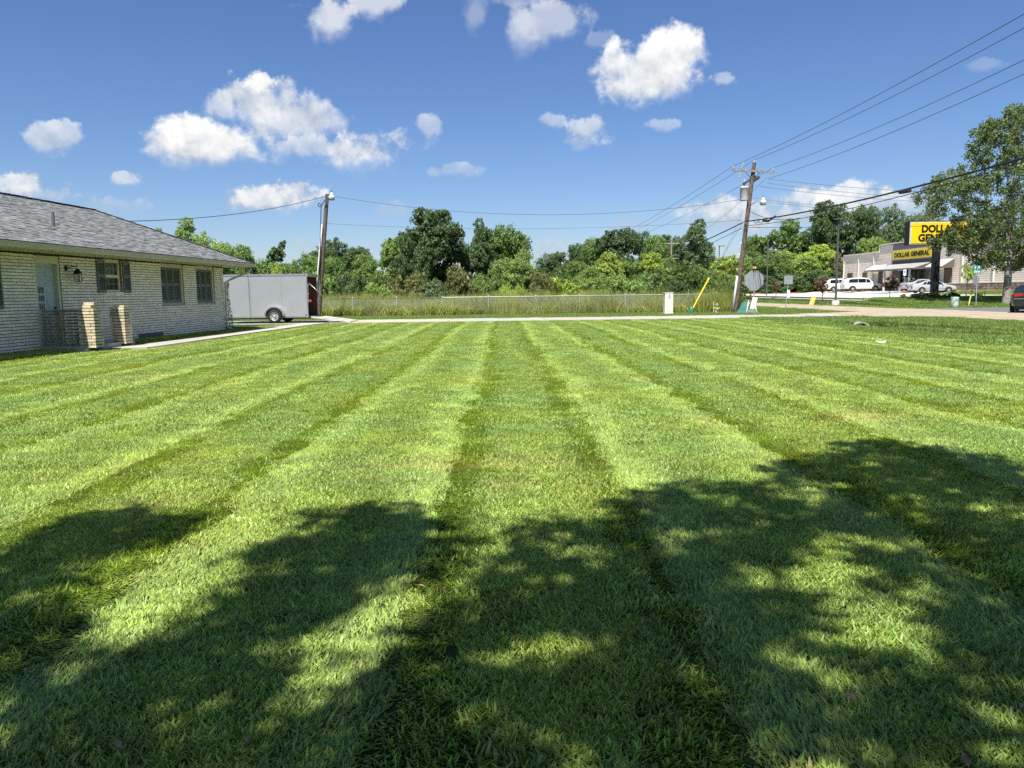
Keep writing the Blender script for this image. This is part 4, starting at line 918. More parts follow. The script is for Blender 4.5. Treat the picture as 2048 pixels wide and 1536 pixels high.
while x < pw:
    for sgn in (1, -1):
        a0, b0_ = (x, 0), (x+ph, ph)
        if sgn < 0: a0, b0_ = (x, ph), (x+ph, 0)
        t0_ = max(0, (0-x)/ph); t1_ = min(1, (pw-x)/ph)
        if t1_ <= t0_: continue
        P0 = (a0[0]+(b0_[0]-a0[0])*t0_, .01*sgn, .03+a0[1]+(b0_[1]-a0[1])*t0_); P1 = (a0[0]+(b0_[0]-a0[0])*t1_, .01*sgn, .03+a0[1]+(b0_[1]-a0[1])*t1_); wire(P0, P1)
    x += st
fme = fm.mesh('mesh_panel', galv)
for a, b in zip(fx[:-1], fx[1:]): obj('mesh_panel', fme, fence, (a, 0, 0), scale=((b-a)/pw, 1, 1))

# overhead lines
def cat_pts(a, b, sag, n=28):
    a = Vector(a); b = Vector(b); return [a.lerp(b, i/n)-Vector((0, 0, sag*4*(i/n)*(1-i/n))) for i in range(n+1)]
def line(label, a, b, sag, r=.014, mt=None, group='overhead power and service lines', name='power_line', n=28):
    m = MB(); m.tube(cat_pts(a, b, sag, n), r*.8, 5); o = m.build(name, mt or wireg); tag(o, label, 'cable', group); return o
W2 = lambda v: Vector(v)+Vector((rb.x, PR, 0))
hA, hB, hC = W2(insA)+Vector((0, 0, .16)), W2(insB)+Vector((0, 0, .16)), W2(insC)+Vector((0, 0, .16))
def toward(px, py, X): return PX(px, py, X)
def span(label, P, px, py, X, sag, ext=1.6, r=.016, mt=None):
    """span from pole point P through the place seen at (px,py), X metres right, and on past the camera"""
    q = PX(px, py, X); d = q-P; e = P+d*ext; s_ = sag
    # raise the far end so that the sagging wire passes through q
    t = 1/ext; e.z += (s_*4*t*(1-t))/t
    return line(label, P, e, s_, r, mt)
span('topmost bare line running from the left crossarm end to the upper right', hA, 2048, 28, hA.x+.5, .5)
span('second bare line from the pole top to the upper right', hC, 2048, 56, hC.x+.6, .5)
span('third bare line from the right crossarm end to the upper right', hB, 2048, 120, hB.x+.5, .5)
nb = W2(Pd(1538, 357, .3)); span('lowest bare line of the four rising to the upper right', nb, 2048, 148, nb.x+.8, .5)
# far poles along the road
def farpole(px, ytop, Y, label, h_arm=True, tr=False):
    b = PY(px, ytop, Y); o = thing('utility_pole', label, 'utility pole', (b.x, Y, 0), group='wooden utility poles'); H = b.z
    MB().cyl((0, 0, -.2), (.0, 0, H), .19, .13, 8).build('pole', grayp, o)
    m = MB(); m.box((-1.3, -.07, H-.55), (1.3, .07, H-.38)); m.build('crossarm', grayp, o)
    if tr:
        m = MB(); m.box((-1.6, -.07, H-2.9), (1.2, .07, H-2.75)); m.build('crossarm', grayp, o)
        for dx in (-.75, .0, .75): q = MB(); q.lathe([(0, -.6), (.33, -.6), (.33, .5), (0, .55)], (dx, -.45, H-5.0), 12); q.build('transformer', pvc, o)
    return o, Vector((b.x, Y, H))
_, f1 = farpole(1157, 495, 160, 'distant grey pole with a crossarm against the dark trees')
_, f2 = farpole(1105.5, 533, 262, 'farthest tiny pole with a crossarm above the scrub')
_, f3 = farpole(1343, 481, 125, 'distant pole with grey transformers in front of the airy tree', tr=True)
for P, dx, lb in ((hA, -1.3, 'far span from the left crossarm end toward the distant pole'), (hC, 0, 'far span from the pole top toward the distant pole'), (hB, 1.3, 'far span from the right crossarm end toward the distant pole')):
    line(lb, P, f1+Vector((dx, 0, -.2)), 1.3, .017)
line('far span dropping to the pole with grey transformers', nb+Vector((-.3, 0, -.1)), f3+Vector((0, 0, -.4)), 1.0, .014)
line('short far span between the two most distant poles', f1+Vector((0, 0, -.3)), f2, 1.5, .02)
# telephone cables
tc1 = W2(Pd(1491, 443, -.2)); span('thick black telephone cable rising to the right over the store', tc1, 2048, 316, tc1.x+.6, .55, r=.045, mt=wireb)
tc2 = W2(Pd(1489, 452, -.2)); span('thinner black telephone cable hanging just below the thick one', tc2, 2048, 324, tc2.x+.6, .75, r=.02, mt=wireb)
line('black telephone cable dropping left from the tall pole behind the hedge', W2(Pd(1486, 445, 0)), f1-Vector((0, 0, 3.6)), 2.0, .045, wireb)
line('second telephone cable dropping left from the tall pole', W2(Pd(1484, 456, 0)), f1-Vector((0, 0, 4.4)), 2.2, .022, wireb)
m = MB(); q = tc1.lerp(PX(2048, 316, tc1.x+.6), .16)
m.cyl(W2(Pd(1526, 441, -1.5)), W2(Pd(1537, 442, -1.8)), .08, n=8); m.tube([W2(Pd(1537, 442, -1.8)), W2(Pd(1545, 437, -2.2)), W2(Pd(1551, 432, -2.6))], .05, 6)
for k in range(2): m.tube([W2(Pd(1507+k*10, 440, -.8-k*.5)), W2(Pd(1510+k*10, 446, -.9-k*.5)), W2(Pd(1514+k*10, 446, -1-k*.5)), W2(Pd(1518+k*10, 439, -1.2-k*.5))], .018, 5)
tag(m.build('splice_case', wireb), 'black splice case hanging on the thick telephone cable near the pole', 'splice case', 'cable splices')
m = MB(); a_ = PX(1800, 383, 14.6); b_2 = PX(1820, 380, 14.6); m.cyl(a_-Vector((0, 0, .03)), b_2-Vector((0, 0, .03)), .07, n=8); tag(m.build('splice_case', wireb), 'small splice case farther right on the thick telephone cable', 'splice case', 'cable splices')
line('twisted cable swinging over from the lamp to the telephone cable', W2(Pd(1502, 424, -.1)), W2(Pd(1600, 436, -6)), .25, .02, wireb)
# service drops across the lawn edge and road
L1 = Vector(pt)+Vector((.05, -.1, -.12)); line('service line from the short pole down to the house roof', L1+Vector((-.1, 0, 0)), PY(225, 443, 30.0), .35, .018, wireb)
line('upper service line between the short pole and the transformer', PY(671, 393, 48), W2(Pd(1481, 399, -.1)), 1.0, .017)
line('lower thin line between the two wooden poles', PY(653, 447, 48), W2(Pd(1484, 440, 0)), .42, .012)
for k, (y0_, y1_, yv, r) in enumerate(((357, 352, 0, .014), (366, 360, 0, .013), (373, 366, 0, .013), (396, 392, 0, .012), (403, 400, 0, .014))):
    a = W2(Pd((1530, 1533, 1520, 1506, 1534)[k], y0_, .3)); b = PY(2700, y1_-20, 52); line('%s line of the five crossing the road to the right of the tall pole' % ('topmost', 'second', 'third', 'fourth', 'lowest')[k], a, b, (1.35, 1.5, 1.5, 1.45, 1.5)[k], r)
line('low black cable crossing the road in front of the store sign', W2(Pd(1496, 455, -.1)), PY(2900, 395, 54), .55, .017, wireb)
m = MB(); a = W2(Pd(1504, 454.5, -.15)); m.tube([a, W2(Pd(1521, 455, -.1))], .03, 5); tag(m.build('cable_sleeve', mat('red_sleeve', (.45, .10, .09), .5)), 'short red sleeve on the low cable next to the tall pole', 'cable sleeve')
# culvert end
c = G(1716, 655, -.22); c.y = 31.95; cul = thing('culvert_pipe', 'half buried concrete culvert mouth in the roadside ditch', 'culvert', (c.x, c.y, c.z))
m = MB(); n = 14
for (r0, r1) in ((.30, .24),):
    vs = []
    for y in (0, .3, .8):
        for i in range(n+1):
            t = math.pi*i/n*1.16-.25; vs += [(r0*1.25*math.cos(t), y, r0*math.sin(t)), (r1*1.25*math.cos(t), y, r1*math.sin(t))]
    k = 2*(n+1)
    for j in range(2):
        for i in range(n): b = j*k+2*i; m.add([], []); m.f.append((b, b+2, b+2+k, b+k)); m.m.append(0); m.sm.append(True); m.f.append((b+1, b+1+k, b+3+k, b+3)); m.m.append(0); m.sm.append(True)
    for i in range(n): b = 2*i; m.f.append((b, b+1, b+3, b+2)); m.m.append(0); m.sm.append(False)
    m.v = vs
m.build('pipe', mat('old_concrete', (.34, .31, .27), .95, bump=.5, coord='World'), cul, loc=(0, 0, -.05)); MB().box((-.34, .25, -.2), (.34, .3, .22)).build('inner_shadow', dark, cul, label='black block painted in as the shade inside the pipe')  # black block in the mouth stands in for the shade deeper in the pipe
# bits of white litter
for (px, py, s_, lb) in ((1761, 684, .10, 'crumpled white paper scrap on the mown lawn near the culvert'), (2003, 682, .07, 'tiny white scrap on the rough verge at the far right')):
    c = G(px, py, ztf(G(px, py).x, G(px, py).y)+.05); m = MB(); rr = random.Random(px); vs = [(c.x+rr.uniform(-s_, s_)*1.4, c.y+rr.uniform(-s_, s_), c.z+rr.uniform(-.02, .05)) for _ in range(7)]; m.add(vs, [(0,1,2),(2,3,4),(4,5,6),(0,2,5),(1,3,6)]); tag(m.build('paper_scrap', mat('paper_white', (.75, .76, .78), .7)), lb, 'litter')
# ================================================================ store
def text_mesh(s, size, mt, name, bold=.02, ext=.012, sx=1.0, serif=False):
    cu = bpy.data.curves.new(name, 'FONT'); cu.body = s; cu.size = size; cu.extrude = ext; cu.offset = bold; cu.align_x = 'CENTER'; cu.align_y = 'CENTER'; cu.resolution_u = 3
    o = bpy.data.objects.new(name, cu); C.objects.link(o); dg = bpy.context.evaluated_depsgraph_get(); me = bpy.data.meshes.new_from_object(o.evaluated_get(dg)); bpy.data.objects.remove(o)
    me.materials.clear(); me.materials.append(mt); me.name = name
    for v in me.vertices: v.co.x *= sx
    return me
def fit_text(s, mt, w, h, bold=.045):
    me = text_mesh(s, 1.0, mt, 'lettering', bold, .01); xs = [v.co.x for v in me.vertices]; ys = [v.co.y for v in me.vertices]; W0 = max(xs)-min(xs); H0 = max(ys)-min(ys); cx = (max(xs)+min(xs))/2; cy = (max(ys)+min(ys))/2
    for v in me.vertices: v.co.x = (v.co.x-cx)*w/W0; v.co.y = (v.co.y-cy)*h/H0
    return me
SX = 52.0
def fY(px): d = ray(px, 560); return SX/d.x*d.y
store = thing('store_building', 'long low store with beige lap siding, stone base and a yellow sign over its entrance', 'store', (SX, 100, 0))
sid = mat('beige_siding', (.74, .66, .55), .7, var=.04, scale=.7, coord='World'); stone = mat('stone_base', (.26, .21, .155), .9, var=.3, scale=2.5, bump=.5, coord='World', rnd=.25)
trimw = mat('trim_light', (.62, .59, .53), .6, var=.03, coord='World'); dgrey = mat('dark_grey_panel', (.115, .105, .095), .7, var=.05, coord='World'); brn = mat('brown_panel', (.10, .07, .05), .6)
yL, yR = fY(1686), 60.0; cl, cr = fY(1784), fY(1867); pl_, pr_ = fY(1757), fY(1893)   # y decreases to the right of the photo
zb = .95; zw = 6.45; zp = 7.32; yc = lambda y: y-100
def sb(m, x0, x1, y0, y1, z0, z1): m.box((x0, min(yc(y0), yc(y1)), z0), (x1, max(yc(y0), yc(y1)), z1))
m = MB(); sb(m, .12, 22, yL, yR, zb-.5, zw-.05); sb(m, .12, 1.5, pl_, pr_, zw-.05, zp-.05)
core = m.build('wall', sid, store)
def lap(y0, y1, z0, z1, x=.12, mt=sid, name='siding'):
    m = MB(); z = z0
    while z < z1-.01:
        zz = min(z+.235, z1); a, b = yc(y0), yc(y1); m.add([(x-.026, a, z), (x-.026, b, z), (x-.012, b, zz), (x-.012, a, zz), (x, a, z), (x, b, z)], [(0,3,2,1),(0,1,5,4)]); z += .235
    return m.build(name, mt, core, kind='stuff')
ent0, ent1 = fY(1801), fY(1850)
lap(yL, pl_, 1.9, zw-.1); lap(pl_, cl, 1.9, zp-.1); lap(cr, pr_, 1.9, zp-.1); lap(pr_, yR, 1.9, zw-.1)
m = MB(); sb(m, -.06, .11, cl, cr, 4.35, zp+.03); sb(m, -.06, .11, cl, ent0, zb, 4.35); sb(m, -.06, .11, ent1, cr, zb, 4.35); m.build('entrance_panel', dgrey, store)
m = MB()
for y in (yL, fY(1715), fY(1745), cl+.05, cr-.05, fY(1922), fY(1985), 70): sb(m, -.03, .1, y+.11, y-.11, 1.95, zp if pl_ > y > pr_ else zw)
sb(m, -.08, .3, yL, pl_, zw-.05, zw+.12); sb(m, -.08, .3, pl_, pr_, zp+.035, zp+.18); sb(m, -.08, .3, pr_, yR, zw-.05, zw+.12); sb(m, -.04, .3, pl_-.05, pl_+.2, zw+.125, zp+.03); sb(m, -.04, .3, pr_-.2, pr_+.05, zw+.125, zp+.03)
sb(m, -.06, .11, yL, ent0+1, 1.82, 1.93); sb(m, -.06, .11, ent1-1.2, yR, 1.82, 1.93); m.build('trim', trimw, store)
# stone wainscot: individual stones
rs = random.Random(3); st = MB(); stl = []
for r in range(4):
    y = yR+rs.random(); z0 = zb-.25+r*.265
    while y < yL:
        w = rs.uniform(.3, .75)
        if not (ent1-1.5 < y < ent0+1.5): stl.append((y, min(y+w-.03, yL), z0, z0+.24, rs.uniform(.0, .04)))
        y += w
su = MB().box((-.5, -.5, -.5), (.5, .5, .5)).mesh('stone', stone); stl.sort(key=lambda q: q[0]); wains = MB()
sb(wains, -.02, .11, yL, ent0+1, zb-.5, 1.815); sb(wains, -.02, .11, ent1-1.2, yR, zb-.5, 1.815); wains = wains.build('stone_base', mortar, store)
restm = MB()
for k, (a, b, z0, z1, pr) in enumerate(stl):
    restm.box((-.05-pr, yc(a), z0), (-.021, yc(b), min(z1, 1.81)))
restm.build('stone', stone, wains, kind='stuff')
# windows (brown panels) and awnings
for (a, b) in ((1695, 1704), (1725, 1733), (1757, 1768), (1888, 1902)):
    m = MB(); sb(m, -.07, .1, fY(a), fY(b), 2.0 if a != 1888 else 1.96, 3.75 if a < 1800 else 3.9); m.build('window_panel', brn, store)
aw = mat('awning_metal', (.26, .255, .25), .4, var=.03, metal=.2, coord='World')
def awning(ya, yb, zt_, zo, proj, name='awning', pitch=.35):
    m = MB(); a, b = yc(ya), yc(yb); lo, hi = min(a, b), max(a, b); n = int((hi-lo)/pitch); st_ = (hi-lo)/n
    for i in range(n):
        y0 = lo+i*st_; rib = [(y0, 0), (y0+st_*.45, 0), (y0+st_*.55, .06), (y0+st_*.9, .06), (y0+st_, 0)]
        vs = [(-.07, y, zt_+h) for y, h in rib]+[(-proj, y, zo+h) for y, h in rib]; k = len(rib)
        m.add(vs, [(j, j+1, k+j+1, k+j) for j in range(k-1)])
    o = m.build(name, aw, store)
    q = MB(); q.prism([(-proj, zo-.02), (-.07, zt_-.02), (-.07, zo-.15), (-proj, zo-.15)], lo, lo+.05, 'y'); q.prism([(-proj, zo-.02), (-.07, zt_-.02), (-.07, zo-.15), (-proj, zo-.15)], hi-.05, hi, 'y'); q.box((-proj-.03, lo, zo-.18), (-proj+.03, hi, zo-.01)); q.build('awning_frame', dgrey, o); return o
awning(fY(1747), fY(1775), 4.60, 3.95, 1.35); awning(fY(1872), fY(1908), 4.75, 3.85, 1.5, pitch=.45)
awning(fY(1781), fY(1862), 4.55, 3.85, 2.3, 'canopy')
m = MB()
for (px) in (1806, 1832): sb(m, -2.0, -1.8, fY(px)-.9, fY(px)+.9, 3.62, 3.68)
m.build('canopy_lamp', mat('lamp_white', (.72, .72, .70), .4), store)
# entrance glazing
m = MB(); sb(m, .115, .2, ent0, ent1, zb, 4.3); m.build('entrance_glass', glass, store)
m = MB()
yy = ent0
while yy > ent1-.1: sb(m, .03, .112, yy-.05, yy+.05, zb, 4.3); yy -= (ent0-ent1)/5
sb(m, .03, .112, ent0, ent1, 3.2, 3.3); m.build('entrance_mullion', dark, store)
m = MB(); sb(m, -2.2, -2.0, ent0+.35, ent0+.15, zb, 3.68); sb(m, -2.2, -2.0, ent1-.15, ent1-.35, zb, 3.68); m.build('canopy_post', trimw, store)
m = MB(); sb(m, .10, .105, 101.6, 100.9, 2.6, 3.1); m.build('window_poster', mat('poster_teal', (.12, .3, .32), .6), store)
# wall lights with brackets
m = MB()
for px in (1699, 1762): y = fY(px); sb(m, -.35, .0, y-.06, y+.06, 5.35, 5.42); sb(m, -.38, -.22, y-.14, y+.14, 5.28, 5.35)
m.build('wall_light', dgrey, store)
signy = mat('sign_yellow', (.80, .58, .012), .4, var=.02); blackl = mat('sign_black', (.012, .012, .012), .5)
s0, s1 = fY(1787), fY(1866); m = MB(); sb(m, -.26, -.065, s0, s1, 5.10, 6.42); fs = m.build('fascia_sign', mat('sign_frame', (.55, .54, .48), .5), store)
m = MB(); sb(m, -.29, -.262, s0-.14, s1+.14, 5.22, 6.30); m.build('sign_face', signy, fs)
tm = fit_text('DOLLAR GENERAL', blackl, abs(fY(1792)-fY(1862)), .62); o = obj('lettering', tm, fs, (-.302, yc((s0+s1)/2), 5.76), (R_(90), 0, R_(-90)))
# pylon sign
PYY = 61.0; c = PY(1867.5, 600, PYY); pyl = thing('pylon_sign', 'tall roadside sign, yellow lettered face on one black post, half behind the tree', 'sign', (c.x, PYY, .35))
xl_, xr_ = PY(1806.5, 470, PYY).x-c.x+.0, PY(1932, 470, PYY).x-c.x; zt_, zbm = PY(1860, 442.5, PYY).z-.35, PY(1860, 491, PYY).z-.35
m = MB(); m.box((-.24, -.2, -.4), (.24, .2, zbm+.3)); m.build('post', blackl, pyl)
xl2 = xl_+.27
m = MB(); m.box((xl2, -.35, zbm), (xr_, .35, zt_)); cab_ = m.build('sign_box', blackl, pyl)
m = MB(); m.box((xl2+.04, -.375, zbm+.08), (xr_-.04, -.352, zt_-.06)); m.build('face_frame', mat('sign_frame', (.55, .54, .48), .5), cab_)
m = MB(); m.box((xl2+.17, -.40, zbm+.17), (xr_-.17, -.377, zt_-.15)); m.build('sign_face', signy, cab_)
mid = (xl2+xr_)/2
for tx, zz, sc_ in (('DOLLAR', .68, 1.06), ('GENERAL', .31, 1.06)):
    me = fit_text(tx, blackl, 2.75 if tx == 'DOLLAR' else 3.25, .60); obj('lettering', me, cab_, (mid, -.408, zbm+(zt_-zbm)*zz), (R_(90), 0, 0))
# ---------------------------------------------------------------- lamps of the car park
def lightpole(px, pyb, ytop, Y, label, base=True, arm=1):
    b = PY(px, pyb, Y); z = ztf(b.x, Y); t = PY(px, ytop, Y); o = thing('lamp_post', label, 'lamp post', (b.x, Y, z), group='lamp posts of the car park')
    if base: MB().lathe([(.30, -.3), (.30, .42), (.27, .45), (0, .45)], (0, 0, 0), 14).build('base', kerbm, o)
    H = t.z-z; m = MB(); m.box((-.065, -.065, .3 if base else 0), (.065, .065, H)); m.build('pole', mat('bronze_paint', (.085, .09, .09), .5), o)
    m = MB(); m.box((-.1 if arm > 0 else -.9, -.18, H-.06), (.9 if arm > 0 else .1, .18, H+.04)) if arm else m.box((-.3, -.3, H-.02), (.3, .3, H+.06)); m.build('lamp_head', mat('bronze_paint', (.085, .09, .09), .5), o)
lightpole(1671.5, 598, 438, 63.5, 'dark square lamp post on a round concrete base left of the store', True, 0)
lightpole(1533, 593, 472, 93, 'dark lamp post rising in front of the trees behind the stop sign', False, 0)
lightpole(1437, 596, 492, 128, 'far dark lamp post with a short arm left of the tall leaning pole', False, 1)
# ---------------------------------------------------------------- small things by the road
Y = 54.0
c = PY(1909, 612, 53.0); c.z = ztf(c.x, Y); m = MB(); m.lathe([(.22, -.1), (.21, .10), (.235, .12), (.25, .62), (.26, .63), (.25, .70), (.0, .72)], c, 24, smooth=False); small('cable_pedestal', 'pale green round utility pedestal in the grass below the tall sign', 'utility pedestal', [('pedestal', m, mat('pale_green_plastic', (.50, .60, .50), .6, var=.06, scale=4, coord='World'))])
a = PY(1936, 613, Y); a.z = ztf(a.x, Y)-.1; b = PY(1945, 577, Y); m = MB(); m.cyl(a, b, .05, .05, 8); m2 = MB(); m2.cyl(b, b+(b-a).normalized()*.12, .075, .07, 8); small('marker_post', 'pale yellow marker post leaning to the right beside the street name sign', 'marker post', [('post', m, mat('pale_yellow', (.68, .60, .25), .6)), ('cap', m2, mat('pale_cap', (.72, .68, .5), .6))])
a = PY(1967, 612, Y); a.z = ztf(a.x, Y)-.1; m = MB(); m.cyl(a, PY(1970, 583, Y), .025, n=6); small('stake', 'thin black stake leaning in the grass left of the big tree', 'stake', [('stake', m, blackl)])
Y = 53.6; c = PY(1953, 560, Y); bp = PY(1950.5, 613, Y); m = octa(c.x-.05, c.z, .34, Y); 
mz = []
for (x, y, z) in m.v: mz.append((c.x-.05+(x-c.x+.05)*.95, y+(x-c.x+.05)*.35, z))
m.v = mz
post = MB(); post.cyl((bp.x, Y-.06, ztf(bp.x, Y)-.1), (c.x+.0, Y-.06, PY(1954, 533, Y).z), .035, n=8)
g1_, g2__ = PY(1946, 531, Y), PY(1962, 539, Y); h1, h2 = PY(1945.5, 539.5, Y), PY(1961.5, 547, Y)
gs = mat('street_green', (.0, .21, .15), .5, var=.03); sg = MB(); sg.box((g1_.x, Y-.03, g2__.z), (g2__.x, Y-.02, g1_.z)); sg2 = MB(); sg2.box((h1.x, Y-.055, h2.z), (h2.x, Y-.045, h1.z))
ssn = small('street_name_sign', 'two green street name plates above a grey backed octagonal sign left of the big tree', 'road sign', [('sign_plate', m, steel), ('post', post, galv), ('name_plate', sg, gs), ('name_plate', sg2, gs)])
wt = mat('sign_white', (.8, .82, .82), .5)
for tx, p, q, dy in (('E  A', g1_, g2__, -.033), ('Eden', h1, h2, -.058)):
    me = text_mesh(tx, .24, wt, 'lettering', .006, .002, .9); obj('lettering', me, ssn, Vector(((p.x+q.x)/2, Y+dy, (p.z+q.z)/2))-Vector(ssn.location), (R_(90), 0, 0))
# ================================================================ cars
paintw = mat('white_paint', (.78, .78, .78), .25, var=.01, coat=.6); paints = mat('silver_paint', (.50, .53, .57), .28, metal=.35, var=.01, coat=.6); paintk = mat('black_blue_paint', (.012, .014, .022), .18, var=.02, coat=1.0)
carglass = mat('car_glass', (.012, .014, .017), .05, var=0, spec=.9); chrome = mat('chrome', (.7, .7, .7), .15, metal=1, var=0); redl = mat('tail_red', (.42, .012, .012), .2, var=0, coat=1); clr = mat('headlamp_clear', (.6, .62, .65), .1, var=0)
def car(label, loc, rz, st, paint, Wd, axf, axr, wr, windows, group='cars parked at the store', name='parked_car', zg=.18, plate=True, rw=.62, spokes=7, tail=None):
    """st: (x, z_low, z_belt, z_top, halfwidth factor, roof inset); +x is the front"""
    t = thing(name, label, 'car', loc, rz, group); Hn = []
    def prof(s_):
        x, zl, zbt, zt_, wf, inset = s_; w = Wd/2*wf; k = min(1, max(0, (zt_-zbt)/.3))
        wr_ = w*(1-inset*k); mz_ = zl+(zbt-zl)*.5
        return [(x, 0, zl), (x, w*.86, zl), (x, w*.97, zl+.08), (x, w*1.0, mz_), (x, w*.985, zbt-.10), (x, w*.93, zbt), (x, w*.93*(1-k)+wr_*1.04*k, zbt+(zt_-zbt)*.82), (x, (w*.80)*(1-k)+wr_*.88*k, zt_-.015*(k)), (x, 0, zt_+.015)]
    # smooth the stations
    stt = []
    for i in range(len(st)-1):
        for q in range(3):
            f = q/3; stt.append(tuple(st[i][j]*(1-f)+st[i+1][j]*f for j in range(6)))
    stt.append(st[-1]); rows = [prof(s_) for s_ in stt]; n = 9; m = MB(); vs = []
    for r in rows: vs += r
    base = len(vs)
    for r in rows: vs += [(x, -y, z) for x, y, z in r]
    fs = []
    for i in range(len(rows)-1):
        for j in range(n-1):
            a = i*n+j; fs.append((a, a+1, a+n+1, a+n)[::-1]); fs.append((base+a, base+a+1, base+a+n+1, base+a+n))
    m.add(vs, fs, 0, True); k = (len(rows)-1)*n
    m.add([vs[j] for j in range(n)]+[vs[base+j] for j in range(n-1, -1, -1)], [tuple(range(2*n))[::-1]]); m.add([vs[k+j] for j in range(n)]+[vs[base+k+j] for j in range(n-1, -1, -1)], [tuple(range(2*n))])
    b = m.build('body', paint, t)
    def at(x):
        for i in range(len(stt)-1):
            if stt[i][0] <= x <= stt[i+1][0]:
                f = (x-stt[i][0])/(stt[i+1][0]-stt[i][0]+1e-9); return prof(tuple(stt[i][j]*(1-f)+stt[i+1][j]*f for j in range(6)))
        return prof(stt[-1] if x > stt[-1][0] else stt[0])
    for (xa, xb, xc, xd) in windows:               # bottom xa..xb, top xc..xd
        for sg in (1, -1):
            pa, pb, pc, pd = at(xa), at(xb), at(xc), at(xd)
            lo = lambda p: Vector((p[5][0], p[5][1]*1.006, p[5][2]+.02)); hi = lambda p: Vector((p[6][0], p[6][1]*1.012+.004, p[6][2]+.0))
            q = [lo(pa), lo(pb), hi(pd), hi(pc)]; q = [Vector((v.x, v.y*sg, v.z)) for v in q]; g = MB(); off = Vector((0, .012*sg, 0)); g.add([v+off for v in q], [(0, 1, 2, 3) if sg < 0 else (3, 2, 1, 0)]); g.build('window', carglass, t)
    for x in (axr, axf):
        for sg in (1, -1):
            a = MB(); w = Wd/2*.995; kk = 14; a.prism([(x+wr*1.13*math.cos(math.pi*i/kk), wr+wr*1.13*math.sin(math.pi*i/kk)) for i in range(kk+1)]+[(x-wr*1.13, zg), (x+wr*1.13, zg)], sg*(w+.004)-.02, sg*(w+.004)+.0, 'y'); a.build('wheel_arch', dark, t)
            wheel(t, (x, sg*(w-.045), wr), wr, .21, rimw, 20, spokes, out=sg, rimr=rw)
    m = MB(); L0, L1_ = st[0][0], st[-1][0]; m.box((L0+.12, -Wd/2*.8, zg-.02), (L1_-.15, Wd/2*.8, zg+.25)); m.build('underbody', dark, t)
    for sg in (1, -1):                             # mirrors
        xm = windows[0][1]-.12 if windows else 0; p = at(xm); m = MB(); m.lathe([(0, -.09), (.07, -.06), (.075, .02), (0, .06)], (xm-.02, sg*(p[5][1]+.13), p[5][2]+.06), 8, axis='x'); m.tube([(xm, sg*p[5][1], p[5][2]+.03), (xm, sg*(p[5][1]+.1), p[5][2]+.05)], .02, 5); m.build('mirror', paint, t)
        hm = MB(); hm.box((windows[0][0]+.28, sg*Wd/2*.985-.012, p[5][2]-.14), (windows[0][0]+.46, sg*Wd/2*.985+.02, p[5][2]-.11)); hm.build('door_handle', paint if paint != paintk else chrome, t)
    zb_ = st[0][2]; 
    for sg in (1, -1):
        m = MB(); w0 = Wd/2*st[0][4]; x0 = st[0][0]
        if tail: (ty0, ty1, tz0, tz1) = tail
        else: ty0, ty1, tz0, tz1 = .62, .97, zb_-.32, zb_-.10
        w1_ = Wd/2*at(x0+.28)[4][1]/(Wd/2)
        m.add([(x0-.012, sg*ty0*w0, tz0+.05), (x0-.012, sg*ty0*w0, tz1), (x0-.008, sg*w0*.97, tz1+.01), (x0-.008, sg*w0*.97, tz0-.02), (x0+.26, sg*(w1_+.012), tz1-.02), (x0+.26, sg*(w1_+.012), tz0+.04)], [(0, 1, 2, 3), (3, 2, 4, 5)] if sg > 0 else [(3, 2, 1, 0), (5, 4, 2, 3)]); m.build('tail_lamp', redl, t)
        m = MB(); x1 = st[-1][0]; w1b = Wd/2*st[-1][4]; wz = st[-1][2]; w2 = at(x1-.35)[4][1]
        m.add([(x1+.01, sg*w1b*.55, wz-.22), (x1+.01, sg*w1b*.55, wz-.08), (x1-.02, sg*w1b*1.0, wz-.05), (x1-.33, sg*(w2+.012), wz+.02), (x1-.33, sg*(w2+.012), wz-.08), (x1-.02, sg*w1b*1.0, wz-.2)], [(0, 1, 2, 5), (5, 2, 3, 4)] if sg < 0 else [(5, 2, 1, 0), (4, 3, 2, 5)]); m.build('headlight', clr, t)
    if plate: m = MB(); m.box((st[0][0]-.03, -.26, zb_-.36), (st[0][0]-.012, .26, zb_-.22)); m.build('number_plate', mat('plate_white', (.75, .76, .78), .5), t)
    return t, at, b
def rearglass(t, at, x0, x1, w=.74):
    p, q = at(x0), at(x1); m = MB(); v = [Vector((x0, -p[7][1]*w*1.25, p[8][2]+.012)), Vector((x0, p[7][1]*w*1.25, p[8][2]+.012)), Vector((x1, q[7][1]*w*1.15, q[8][2]+.012)), Vector((x1, -q[7][1]*w*1.15, q[8][2]+.012))]; m.add(v, [(0, 3, 2, 1) if x1 > x0 else (0, 1, 2, 3)]); m.build('rear_window' if x1 > x0 and x0 < 0 else 'windscreen', carglass, t)
SUV = [(-2.62, .45, 1.0, 1.02, .86, .12), (-2.58, .40, 1.12, 1.30, .93, .12), (-2.45, .38, 1.22, 1.62, .97, .13), (-2.25, .36, 1.22, 1.84, 1, .15), (-1.2, .34, 1.22, 1.92, 1, .16), (.2, .34, 1.22, 1.92, 1, .16), (.75, .34, 1.21, 1.80, 1, .17), (1.25, .34, 1.20, 1.32, 1, .12), (1.6, .36, 1.18, 1.22, .99, .1), (2.3, .38, 1.10, 1.13, .95, .1), (2.58, .42, .98, .98, .85, .1), (2.66, .5, .75, .75, .75, .1)]
